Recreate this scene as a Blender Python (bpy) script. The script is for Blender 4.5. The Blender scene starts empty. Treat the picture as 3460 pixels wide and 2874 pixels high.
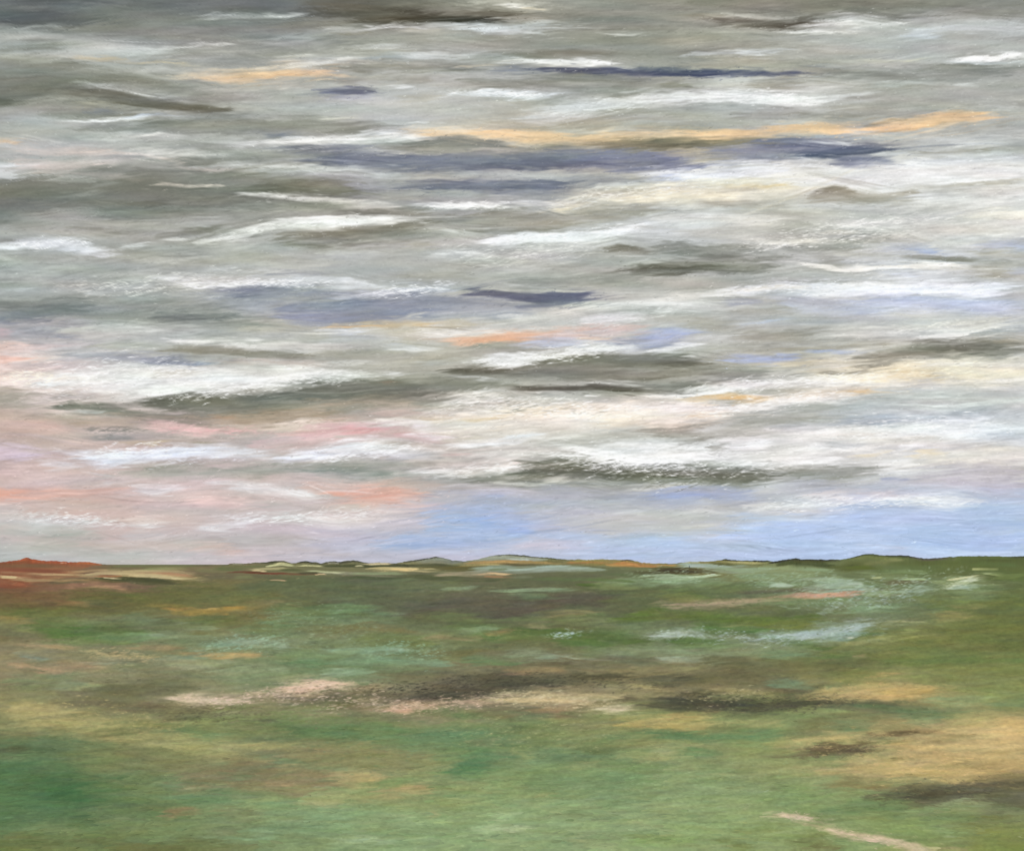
import bpy, math
import numpy as np

# ---------------------------------------------------------------- camera, light, exposure
FOC, CU, CV, HOR = 3323.0, 1730.0, 1437.0, 1905.0      # focal length and centre in photo pixels, row of the horizon
PITCH = math.atan((HOR - CV) / FOC)
EYE = 14.0                                             # metres above the moor
cam_data = bpy.data.cameras.new('camera')
cam = bpy.data.objects.new('camera', cam_data)
bpy.context.scene.collection.objects.link(cam)
cam.location = (0, 0, EYE)
cam.rotation_euler = (math.pi / 2 + PITCH, 0, 0)       # looks along +Y, tipped up a little
cam_data.sensor_width = 36.0
cam_data.lens = 36.0 * FOC / 3460.0
cam_data.clip_start = 0.5
cam_data.clip_end = 200000.0
bpy.context.scene.camera = cam

SUN_EL, SUN_AZ = math.radians(58), math.radians(-120)  # behind the left shoulder, veiled by cloud
world = bpy.data.worlds.new('World')
bpy.context.scene.world = world
world.use_nodes = True
wn = world.node_tree
sky_tex = wn.nodes.new('ShaderNodeTexSky')
sky_tex.sky_type = 'NISHITA'
sky_tex.sun_disc = False
sky_tex.sun_elevation = SUN_EL
sky_tex.sun_rotation = SUN_AZ
wn.links.new(sky_tex.outputs[0], wn.nodes['Background'].inputs['Color'])
wn.nodes['Background'].inputs['Strength'].default_value = 0.15
sun_data = bpy.data.lights.new('sun', 'SUN')
sun_data.energy = 1.5
sun_data.angle = math.radians(12)
sun_data.color = (1.0, 0.965, 0.91)
sun = bpy.data.objects.new('sun', sun_data)
sun.rotation_euler = (math.pi / 2 - SUN_EL, 0, -SUN_AZ + math.pi)
bpy.context.scene.collection.objects.link(sun)

vs = bpy.context.scene.view_settings
bpy.context.scene.display_settings.display_device = 'sRGB'
vs.view_transform = 'Standard'
vs.look = 'None'
vs.exposure = 0.6
vs.gamma = 1.0
vs.use_curve_mapping = False
GROUND_LIGHT = (1.15, 1.16, 1.25)      # light a level white surface sends back here: albedo = wanted brightness / this

# ---------------------------------------------------------------- the cloud banks of the sky
# coarse colours of the overcast, rows from the zenith side down to the horizon
SKY_GRID = '''
5f6463 7c807b 6c7170 5e5d52 9a9a8c 8d8f86 8a897b 85867b 8c8e88
a9aeaa b2b5b0 9ea09a acada4 a2a39a 95968b a9a99d b7bab6 b4b6b2
7b7d73 94958b b2b3ac b3b6b1 b9bab5 a9aaa2 cbceca a9aaa2 b0b1ac
b5b8b5 b9bcb9 b9bcb8 c6c8c6 c3bca9 b0a68c a3a5ad c3c5c2 c0c2be
7b7d74 7e8076 8d8e84 9a9ba0 a5a6a6 dcdacb e2dccc e0e0dc dadbd8
a3a6a2 a9aba5 b0b2ac a6a69c c0c2c0 c9cccb b8b9b3 c9cac5 e3e2dc
a5aaa6 a9adab bfc1be b2b4b1 b5b7b0 a0a198 b9bab5 d0d4d8 c2c4c4
b2b1b7 aeb1ad b5b7b2 c3bfae d3cec8 d6d7d5 b4b6b2 cfd1cd c3c6cb
e3d2cc dfe0dd d4d6d2 aaa99d 9a9b90 a3a49a bfbdb2 e3ddd0 e0ddd3
c3b3aa b9aca5 c9bfb4 cdc0b8 ded8cf e0ddd8 b9bab5 c3c6c8 ccd0d3
d0b6b2 cdbbb7 c6bdb9 c0bcb8 bdbdb6 a9aaa2 c9cac8 d6d5d2 cfccc8
cfc0bd d0bbb7 cfbfbd c6bfc3 b1b6cb c2c3c6 c4c7cc b7c3dd b9c4dd
b6bab6 bdc0bd c6bcbf bfbfcf bcc1d6 b9c0da b4bfde b9c3df b9c6e3
'''
# each line: colour, opacity, half thickness, then points along the streak (x y ...), optional s=softness r=raggedness
SKY = []
SKY.append((0, 0, '''
5c6162 .85 40 -160 90 200 88 460 112 560 125
6b706f .8 20 -60 15 300 10 800 25 1300 35 1800 30
4f5558 .5 14 -60 8 300 12 700 14
858a86 .6 18 380 52 560 45 760 60
6d7372 .6 30 400 118 640 125 900 110
767b78 .6 22 700 60 1000 70 1350 75 1500 60
c0c6c2 .7 14 -80 150 120 160 300 150 480 172
b4bab6 .6 14 20 205 150 195 300 215
7c7e74 .7 9 140 252 260 240 380 250
b7bcb7 .5 22 -60 245 200 225 420 235
88897f .8 13 -80 298 150 285 300 272 450 262
7f8178 .75 34 480 190 700 175 900 200 1150 240
8a8c84 .6 26 900 150 1150 120 1400 150
8b8d85 .55 24 1300 200 1500 230 1750 200
d0d5d2 .75 14 1150 105 1350 92 1600 95 1850 88 s=.8
e0e4df .8 7 1560 95 1680 90 1800 88 r=.9
8a897c .6 26 1500 165 1700 170 1900 140 2140 150
c8ccc7 .8 22 -80 350 150 340 350 320 600 300 900 290 1150 270
dde1dd .7 10 700 300 900 292 1100 275 1350 270 1450 278
d5dad6 .6 12 -80 360 100 365 300 345 430 335
a7a89e .6 16 1050 310 1200 290 1450 300 1650 310
c9cdc9 .6 22 1400 250 1600 235 1850 215 2000 180
a4a69a .7 8 1850 205 1980 200 2150 195
9a9b92 .6 20 1450 320 1650 280 1900 265 2100 290
cbcdca .8 18 1550 340 1800 350 2150 345
84867b .8 42 -160 410 150 400 420 395 640 420 s=.5
d3bf97 .7 9 380 345 500 340 640 345 760 350
d5c79d .7 8 780 375 950 372 1100 382 1230 380
8f9188 .7 14 820 350 1000 348 1180 358
c9cdc8 .7 10 800 420 900 412 980 408 1080 400
b5b7ae .5 22 400 410 650 400 850 440 1050 470
7b7b6f .8 26 420 480 620 470 780 455 950 500 1060 520 s=.7
e8cfa4 .9 20 980 450 1200 435 1450 420 1700 385 1850 375 s=.8
f2cb96 .95 20 1150 472 1350 480 1550 450 1750 420 1950 420 2060 435 s=.7
f6c48c .8 9 1240 480 1420 485 1600 462 1720 452 1820 445 r=.6
dfe0da .8 12 1480 410 1600 400 1750 378 1900 380 2140 375
d8a878 .6 6 1500 450 1620 455 1750 440 1880 425
c5c0b4 .7 26 1080 515 1350 530 1600 510 1900 480
8e8d80 .8 10 1840 395 1980 385 2150 385
7d7c70 .9 48 -160 545 100 540 350 530 560 560 760 600 s=.5
696a5f .8 13 380 525 500 545 650 555 760 568
66675e .95 22 -100 600 20 604 90 612 s=.4
6f6e62 .95 26 500 560 650 575 850 605 1050 635 1200 650 1330 655 s=.35
605e50 .85 9 700 610 900 635 1150 650 1380 655 r=.4
c3c6c1 .8 20 440 505 650 520 850 545 1000 565 1150 590
e0e3df .85 8 740 542 850 555 950 570
888a7f .6 16 700 520 850 525 1020 505
acaea4 .7 22 60 620 300 605 520 610 650 625
a5a08a .5 12 420 625 560 615 660 622
808279 .8 20 160 672 350 665 550 660 760 672
7c8794 .6 12 480 655 620 650 720 665
e4e9e9 .95 8 330 712 500 715 700 708 850 690 980 672 r=.4
a9b8c9 .7 8 720 700 860 685 1000 668
7e8179 .75 30 380 740 600 750 900 740 1200 700 1500 710 s=.6
7b7c72 .7 34 1100 690 1400 700 1700 730 2000 740 2200 760
8b9089 .7 22 700 790 950 770 1250 770 1600 760
b3b6ad .7 18 1380 640 1600 650 1850 655 2100 650
dfe0d2 .8 8 1850 708 1960 705 2060 692 2140 700 r=.7
a9b3b3 .6 22 -60 740 200 730 420 750
9fa5a0 .5 26 100 780 350 800 600 800
d8dad5 .8 9 0 795 160 810 300 832 420 838
cdd0cb .7 18 500 830 700 815 900 802 1060 800
e6e6df .8 9 760 820 880 806 1010 798
9b9d94 .7 18 820 850 1000 850 1250 868 1400 880
6f7c94 .8 18 1520 800 1650 795 1760 808
5f6b80 .5 10 1560 798 1680 800
eff1f1 .95 12 1640 830 1800 822 2150 820 s=.5
dfe2df .85 12 1350 862 1550 850 1700 835
c4c8c5 .7 24 1100 830 1300 825 1500 845
e8b982 .6 8 -60 842 60 840 130 848
d6cbc2 .85 28 -100 880 200 880 500 900 750 920 s=.8
dccdc6 .8 22 -60 950 250 960 550 960 800 940
e6d5c6 .9 8 480 900 650 905 850 915 1000 950 1130 985
e5e5df .8 24 700 915 900 905 1150 910 1400 925
ead9cf .8 8 1000 975 1150 1000 1330 1010 1400 1000
e3e6ea .9 30 -100 1010 30 1015 150 1030 s=.7
d3c8bf .6 20 150 1010 400 1020 700 1050 900 1090
a9aaa2 .7 30 700 980 850 960 1000 990 1200 1020
82847a .7 20 930 1000 1100 1020 1300 1035
727982 .9 38 1600 905 1750 895 1950 900 2200 905 s=.7
6c7384 .8 18 1750 925 1900 935 2140 930
d5d8d3 .8 8 1900 895 2000 898 2140 902
e0e3e3 .9 22 1150 985 1400 975 1700 980 1900 995 2080 1030 s=.7
d0d6d9 .7 20 1400 1010 1700 1020 2000 1040
85867c .8 30 850 1060 1200 1060 1600 1055 2200 1080
e3d8c8 .8 8 900 1070 1040 1092 1200 1095 1330 1085
8b8c82 .7 30 -100 1110 250 1080 500 1090 650 1110
b2b6b0 .6 14 500 1120 620 1090 760 1085
8a8a7e .8 30 1000 1130 1400 1110 2200 1120
'''))
SKY.append((1130, 0, '''
5b5a4f .85 30 -200 60 100 70 400 80 650 75 s=.6
4a483c .95 30 300 95 500 110 700 122 900 118 1080 110 s=.5
3f3e33 .8 14 520 122 680 135 820 135 940 130
6b6a5e .8 36 -160 30 100 20 400 15 700 30
696759 .85 22 650 70 800 68 1000 70 1150 75
777669 .7 18 250 45 400 35 550 40
c9cabb .8 22 700 20 900 25 1100 35 1300 30
f0efe6 .95 9 930 35 1050 35 1150 45 1230 40 r=.7
e8dcb8 .8 5 1090 50 1160 52 1220 46
9c9d93 .5 50 1000 100 1400 80 1700 50 2200 60
7f8177 .6 26 1080 95 1350 100 1600 120
81837a .6 18 1400 130 1700 125 2100 140
e0e2e0 .9 14 100 150 300 150 500 148 700 155 850 165 1050 160 s=.6
cdd6d6 .8 22 700 165 900 175 1150 160 1350 140
dfe4e2 .7 7 950 180 1100 185 1250 195
c0beb0 .7 22 350 175 550 180 700 200
8b8975 .75 9 -60 200 100 198 250 188 300 185
cfd0cb .6 14 -60 170 150 170 350 165
94958b .7 26 700 250 950 245 1200 260 1400 240
a5a598 .7 30 -80 250 100 245 350 250 700 245
cdd2d1 .7 16 100 290 300 280 520 268
8b8b7e .85 18 850 318 1050 310 1300 315 1600 318 1750 312 s=.7
7d7c6e .7 10 960 325 1150 320 1350 312 1650 325
97978b .7 26 1250 270 1550 240 1850 230 2200 240
b9bbb2 .6 14 1500 200 1700 205 1900 200
dfe0d8 .6 6 1550 200 1680 208 1820 202
adb8bb .7 18 150 350 350 340 520 338
dbe0e0 .9 12 350 325 520 335 700 345 880 335
e6e5dc .8 10 -80 360 100 355 250 378 420 380 560 380
8b8a7c .85 26 -80 400 150 395 400 400 650 410 800 430
7c7d76 .7 16 600 395 750 400 880 430
edc99a .9 14 -100 438 0 442 110 445
ddb88c .5 5 -60 382 120 380
eff0ee .95 14 950 368 1100 358 1300 365 1500 370 1680 370 s=.6
e6d6b8 .7 4 700 390 850 392 1000 386
8189a0 .85 22 900 425 1050 415 1200 410 1300 420
5b6282 .95 18 1180 405 1350 410 1500 420 1650 420 1800 412 s=.4
5a6480 .8 14 1650 410 1850 405 2150 410
485070 .9 9 1900 435 2050 438 2200 440
7b7e7b .8 28 950 450 1300 450 1600 455 2000 460
87887d .8 24 700 500 1000 500 1350 490 1600 500 1900 510
5f5e54 .8 4 1600 525 1720 520
a5a396 .7 26 -60 480 200 470 500 480 700 490
c3c8c5 .7 22 120 505 300 515 450 525
e0e4e3 .85 9 250 515 350 520 460 525
6a6f90 .95 16 -140 540 0 535 120 533 250 540 s=.45
5d6288 .8 7 -60 535 100 532 240 535
aab0c4 .7 18 -120 565 60 570 180 568 280 560
dfe6ea .97 14 660 550 800 552 950 560 1100 572 1190 585 s=.3 r=1
dfe6ea .9 10 850 562 1000 555 1100 570
d5dce0 .9 10 1170 578 1260 565 1370 540 r=1
b3ad98 .6 20 340 580 500 570 640 560
c3c5bf .5 60 0 640 300 640 700 640 1000 620
8f928a .75 26 1150 520 1400 540 1650 540 1850 530
9ea39c .6 20 1080 600 1250 600 1400 590
dadddb .9 34 1100 720 1350 660 1600 620 1850 570 2200 560 s=.6
e9ebea .85 16 1050 705 1250 720 1450 680 1700 650
e6e8e8 .85 18 1700 600 1900 560 2200 550
b3b6b2 .7 20 1500 700 1750 680 2000 660 2200 640
b9bdb8 .7 14 1600 740 1850 720 2200 700
eceeed .95 9 460 725 530 722 620 730 r=.5
8c8c84 .8 34 -100 740 100 740 250 750 380 765
dddbc9 .7 5 -60 705 60 695 160 700
80827a .7 18 -60 780 120 780 240 775
e0e3e4 .95 22 -160 840 0 830 150 815 300 795 420 785 s=.7
e8e6df .8 14 150 830 350 810 550 815 700 800
e8e2d5 .8 20 400 770 650 770 900 760
efd0a0 .95 16 400 795 550 790 680 792
f0c890 .95 24 760 780 950 785 1100 800 1250 810 1450 840 1600 830 s=.6
f4c488 .6 12 820 785 960 795 1080 802
e3c594 .9 24 1250 820 1500 830 1750 800 1950 790 2200 780 s=.7
f0c690 .8 10 1950 795 2100 790 2200 790
cfd0c2 .7 16 1150 770 1400 780 1700 760 1950 770
6f7067 .85 20 1620 868 1750 860 1900 850 2040 835 s=.7
7a7968 .9 16 1550 880 1750 885 1900 882 2200 870
8b8975 .7 18 1150 865 1350 875 1600 870
7e807a .95 22 380 855 550 835 750 840 950 855 1100 870 s=.5
8b8f88 .8 26 100 870 400 860 700 880 1000 890
8a90a4 .8 14 -60 878 150 870 350 882
dcdccf .8 9 80 890 250 885 400 897 540 900
6f768f .9 40 -120 930 100 935 400 950 700 950 s=.7
727a96 .95 44 300 960 600 965 900 960 1300 945 1700 950 2000 960 2200 975 s=.5
62688a .85 30 950 975 1200 965 1450 970 1650 960
7e86ae .8 22 1300 940 1600 930 1850 935 2200 970
5c627c .8 20 650 990 900 990 1150 995 1400 990 s=.6
878a8c .6 20 550 925 750 930 1000 920 1200 925
828cb0 .7 14 1500 1010 1700 1005 1900 1000
c9cdcc .7 26 -120 1000 100 1000 250 1030 450 1040
c5c8c5 .75 12 650 1030 900 1030 1150 1040 1400 1055 r=.9
abaeaa .6 22 300 1060 600 1050 900 1050 1500 1060
727c92 .9 22 450 1100 650 1098 900 1100 1100 1100 1400 1095
9ea29c .6 18 150 1090 300 1080 500 1090
e6e9f2 .8 24 1850 1020 2000 1015 2200 1020
ded8c9 .8 22 1450 1130 1700 1100 1900 1075 2200 1110
f0e2c6 .8 24 1850 1110 2000 1095 2200 1110
'''))
SKY.append((2260, 0, '''
7d7c70 .7 26 400 60 700 50 950 30 1200 20 1500 20
76756a .9 20 150 140 350 130 550 140 700 150 s=.5
5e5b4f .95 17 200 130 340 132 460 130 r=.3
5c594d .95 18 480 155 620 150 740 130 860 95 940 85 s=.5
8d8775 .6 16 100 110 250 100 420 110
cfd1c4 .6 10 300 95 450 88 560 98
858679 .7 30 800 60 1100 60 1350 85 1500 85
8a8b82 .8 22 1250 85 1400 80 1560 80
b9bab2 .8 5 1350 100 1550 90 1750 65 1850 45
87887e .7 24 1600 90 1800 80 2000 90 2200 80
898b80 .6 30 1150 20 1500 20 2200 20
a9a799 .6 34 -80 220 200 230 450 230 700 200
8d8c7f .8 18 -80 310 120 300 300 290 420 290
d9dbd8 .85 32 700 180 850 140 1000 120 1200 150 1450 160
e9e9e4 .9 16 700 200 850 190 1050 175 1200 195
f1f1ed .85 12 930 165 1020 135 1120 150
a3a297 .6 12 950 175 1050 165 1120 170
cfd2d2 .7 30 1200 230 1450 220 1700 180 2200 170
cdd6df .8 26 1400 215 1500 205 1640 220
b8bdb9 .6 36 850 280 1150 270 1500 290 1750 310
d0d5d6 .8 14 50 335 300 315 550 300 780 260
dadfde .7 10 300 300 500 310 700 320
aeae9d .6 30 50 380 350 380 650 370 900 380
cdcfb9 .7 12 950 385 1150 372 1380 362
dcdcc0 .8 5 1380 360 1450 356 1540 352
4f587a .95 16 -200 438 0 438 150 435 330 440 s=.45
5d6684 .9 9 250 440 450 440 700 440 900 432
3f4a6c .6 8 -120 440 60 442 180 440
a0a6a4 .7 22 850 410 1100 400 1300 410
ccd5d6 .8 8 760 460 870 455 980 440
f4f5f3 .97 12 1640 350 1750 350 1850 340 1980 325 2180 315 s=.3 r=.9
f8f8f6 .9 9 1750 345 1900 335 2060 325
c9d3d3 .8 10 1650 362 1850 368 2180 360
83857c .9 22 1450 415 1600 400 1750 400 1900 405 s=.6
8a8d86 .85 24 750 470 1000 450 1250 440 1500 455 1700 440 2200 400 s=.7
a7a9a1 .7 30 1300 530 1600 540 1900 530 2200 500
c3c9c7 .8 20 1150 500 1300 490 1480 480 1650 490 r=.9
d5dbd8 .8 10 1620 495 1750 495 1830 490
cdcfc6 .8 16 80 515 200 490 400 475 600 465 s=.8
8d8d7c .8 12 -60 515 60 500 200 510
918f7e .7 22 450 520 650 500 800 495
e6eae9 .92 36 -200 570 0 570 250 580 500 585 650 595 s=.5
eceeed .9 16 550 590 700 600 820 600 950 585 r=1
dfe4e3 .7 14 750 580 900 580 1050 560 1250 530
c4c8c4 .7 8 1000 610 1200 595 1300 590
aab0ad .7 26 100 640 350 650 600 650 850 640
8d8e85 .6 8 650 650 800 650
8f8d80 .85 16 350 695 550 685 800 685 1000 690 1150 680 s=.7
a3a49a .6 34 1000 620 1300 620 1700 610 2200 610
a9aaa0 .6 26 -60 700 200 710 450 720 700 710
c9c7b3 .7 22 600 730 800 720 1000 720
e6c898 .9 22 -200 790 0 795 250 795 500 790 s=.8
f5c98f .97 16 150 800 350 795 500 785 640 770 s=.5
eec893 .95 22 550 775 750 762 950 755 1130 750 s=.6
f6c890 .9 14 700 780 850 772 1000 770 1080 765
f6c992 .97 22 1140 770 1300 765 1450 745 1600 710 1750 692 1950 682 s=.4
f8c890 .8 20 1250 770 1400 765 1550 740
8f8b7a .8 9 1120 745 1220 740 1350 720
6e6a5a .9 22 -260 870 0 862 150 850 280 835 s=.7
968f72 .8 12 -60 845 150 830 400 825 600 820
c7ccc9 .8 22 950 790 1150 800 1350 800 1600 790
aab4b8 .8 18 600 810 800 800 1000 815 1200 830
e0e6e6 .95 7 700 830 850 845 1000 848 1150 850
c4cacb .7 16 1400 850 1600 840 1800 860
6e789c .9 26 400 870 600 850 800 845 950 860 s=.6
606b8c .97 36 680 880 850 890 1000 900 1200 890 1400 885 s=.4
55607c .85 20 800 920 950 910 1150 900 1300 880
6f7aa4 .9 22 950 960 1100 960 1250 945 1400 935 s=.5
8a93b4 .85 30 150 900 350 905 550 920 700 930
7480b0 .9 20 -160 960 0 965 120 975 240 975
a4abc6 .8 20 150 960 350 965 600 955
a9adb0 .5 12 50 940 200 945
c4cad2 .8 9 1150 915 1300 910 1450 910
a09c8c .7 9 1400 905 1600 905 1800 890 1950 870
d8d8d0 .7 14 1700 860 1900 840 2100 850
d5dbe0 .7 30 1500 950 1800 930 2200 930
e9edf6 .92 30 -200 1010 0 1005 300 1000 600 990 800 985 s=.7
f0f2f6 .9 20 350 960 550 970 700 960 900 975 s=.7
b9b2a2 .7 12 1200 985 1300 975 1420 965
e3e4e4 .7 40 700 1040 1100 1020 1600 1000 2200 960
eeefec .9 20 900 1060 1100 1060 1350 1060 1600 1080
b5bdd8 .85 22 -140 1060 20 1060 120 1070
efe0bc .9 10 300 1105 480 1105 650 1095 780 1085
f0e6d0 .7 30 -160 1110 50 1120 200 1100
c3c0b2 .8 14 1560 1100 1750 1100 1950 1075 2200 1060
8b8778 .9 14 870 1130 950 1120 1050 1115
'''))
SKY.append((0, 600, '''
84867b .7 26 -100 60 100 50 300 40 480 60
cdcfc9 .7 12 250 10 450 10 620 30
a9aaa0 .7 16 380 100 480 95 560 100
e0d6c4 .8 7 900 30 1050 42 1200 45 1350 35
797b72 .85 46 550 70 800 60 1050 90 1400 110 1700 90
727469 .9 34 200 170 400 160 700 170 1000 160 s=.6
666457 .8 14 700 150 850 155 990 165
646a66 .85 44 -200 190 0 180 150 160 300 180 s=.7
555d58 .5 24 -120 250 0 245 100 255
7e8278 .8 40 400 210 700 220 1000 215 1300 190
6d6d61 .8 24 1400 60 1700 55 2000 70 2200 90
6f7067 .9 12 1280 100 1400 98 1500 120 1620 125
dfe0da .95 9 1340 110 1420 98 1520 108 1620 102 1750 115 s=.3 r=.9
c4c4b7 .8 14 1780 130 1900 135 2050 150 2200 155 r=.9
8b8d84 .7 22 1250 150 1500 150 1750 170 2000 180
b5b7ab .6 12 1600 190 1800 185 2000 190
b3b6b0 .7 20 550 260 800 265 1100 260 1300 250
acaa9b .6 22 300 330 480 315 650 290
b9bcb4 .5 14 -60 320 60 335 160 330
7c7d70 .85 20 850 335 1050 335 1250 300 1400 285 s=.7
85877c .7 18 400 290 650 320 850 330
e6e8e4 .95 11 1480 290 1650 262 1800 252 2000 258 2200 262 s=.4 r=.5
eef0ec .9 9 1850 255 2000 258 2200 250
dde0db .9 14 1180 395 1300 370 1420 360 1500 330 1600 290 s=.5 r=1
d5d9d4 .8 9 1240 345 1320 330 1420 325 r=1
dfe2dd .8 6 980 372 1050 370 1100 368 r=.8
7b7a69 .85 32 1550 340 1800 330 2000 320 2200 310 s=.6
7e7d6c .8 22 1560 390 1750 390 1950 410 2200 380
b3b5a8 .7 8 1600 400 1850 370 2100 350
cfd1cb .7 14 1200 430 1400 410 1600 400
e3e9ef .97 18 -120 415 30 400 150 385 330 380 450 400 s=.5 r=.9
e2e7f0 .95 18 350 405 480 430 600 450 720 445 s=.6
dadfde .8 8 700 415 800 405 900 400
d5d9d8 .8 14 -100 460 0 465 80 468
a4a49a .7 12 720 440 850 440 1020 450
aeb5b0 .8 60 -160 540 100 520 400 500 700 500 s=.8
b9bcb2 .6 26 650 480 900 490 1200 470 1500 460
d3d6d0 .7 10 700 500 900 485 1100 475 1300 460
a4a59a .6 26 1100 500 1400 490 1700 470
c3c5ba .7 22 1850 430 2000 425 2200 440
c5c6bd .7 26 1500 520 1750 530 2000 510
a3a398 .7 16 1200 590 1400 580 1550 560
8d929c .7 12 1550 565 1750 560 1950 570
e0e3e6 .92 18 820 610 950 600 1100 605 1180 630 s=.6
eceef2 .95 12 950 625 1080 620 1180 635 1300 628 r=.6
eeeeea .95 8 1150 635 1300 628 1450 632 1600 620 1700 625
ccd1d6 .8 22 1650 605 1800 590 1950 610 2200 630 r=.9
8f95a4 .85 18 1200 665 1350 665 1500 660 1700 650
7e86a0 .9 22 1300 690 1450 675 1600 670 1750 680
8d95ae .8 22 1700 680 1900 680 2200 680
cdd2d2 .8 8 460 675 530 685 640 678 r=.9
c3c8c8 .7 8 -60 665 100 665 250 670
9a9fa0 .6 26 600 700 850 680 1100 700
747c7a .85 44 -160 760 150 750 400 760 650 780 s=.7
717977 .85 38 800 800 1050 810 1300 800 1450 780 s=.7
6c7475 .7 16 900 820 1150 815 1350 825
7b8496 .8 26 -160 820 30 830 200 830 400 840
808cae .7 16 -100 860 30 850 120 855
adb2ba .8 7 330 850 450 845 560 842
8690ae .9 34 1600 780 1800 780 2000 770 2200 760 s=.6
8a9ac8 .9 18 1560 810 1750 825 1950 830 2200 825 s=.5
757f96 .7 18 1700 740 1900 745 2200 735
9ea3a4 .5 26 1000 740 1300 740 1550 740
adb2ad .6 30 500 870 800 880 1150 870 1450 860
d5d9cf .9 9 230 902 350 900 450 900 600 890 r=.6
cdd1cd .8 18 450 930 600 900 800 900 950 930
a6abb4 .7 24 0 920 200 910 400 930
8890b0 .85 16 250 935 350 940 470 935
cbb2b8 .8 22 -120 920 20 930 100 940
eac4b8 .9 26 -120 1000 50 1000 180 1005 s=.8
f0b8a4 .9 34 -160 1060 0 1065 120 1075 s=.9
e0c8c2 .8 26 0 1030 200 1010 350 1000
9ea3b0 .8 20 250 1070 500 1060 800 1055 1000 1070
8c94b0 .9 22 800 1080 950 1085 1100 1085 1200 1095
c3b4b2 .8 26 -60 1110 200 1100 450 1100 700 1110
b3b3a5 .7 24 450 980 700 990 950 1000
c6c0ae .6 20 1350 890 1600 900 1850 880
ecebe8 .9 14 880 975 1050 968 1250 965 1500 960 1600 965 s=.6
e5e3e0 .9 22 1200 990 1450 990 1700 1000 2000 1010 2200 1015 s=.6
8e8c7e .9 20 900 1020 1100 1025 1400 1030 1700 1050 1900 1060 s=.5
a09d90 .8 16 1500 1060 1800 1060 2200 1060
dcc89e .9 8 1850 885 2000 880 2200 872
cfd3d8 .8 22 1850 940 2000 935 2200 940
e0e2e2 .8 10 1850 905 2000 912 2200 910
c6b5a6 .6 18 1200 1100 1600 1090 2000 1100
a9c0cc .5 8 1100 1100 1200 1098 1300 1100
'''))
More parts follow.
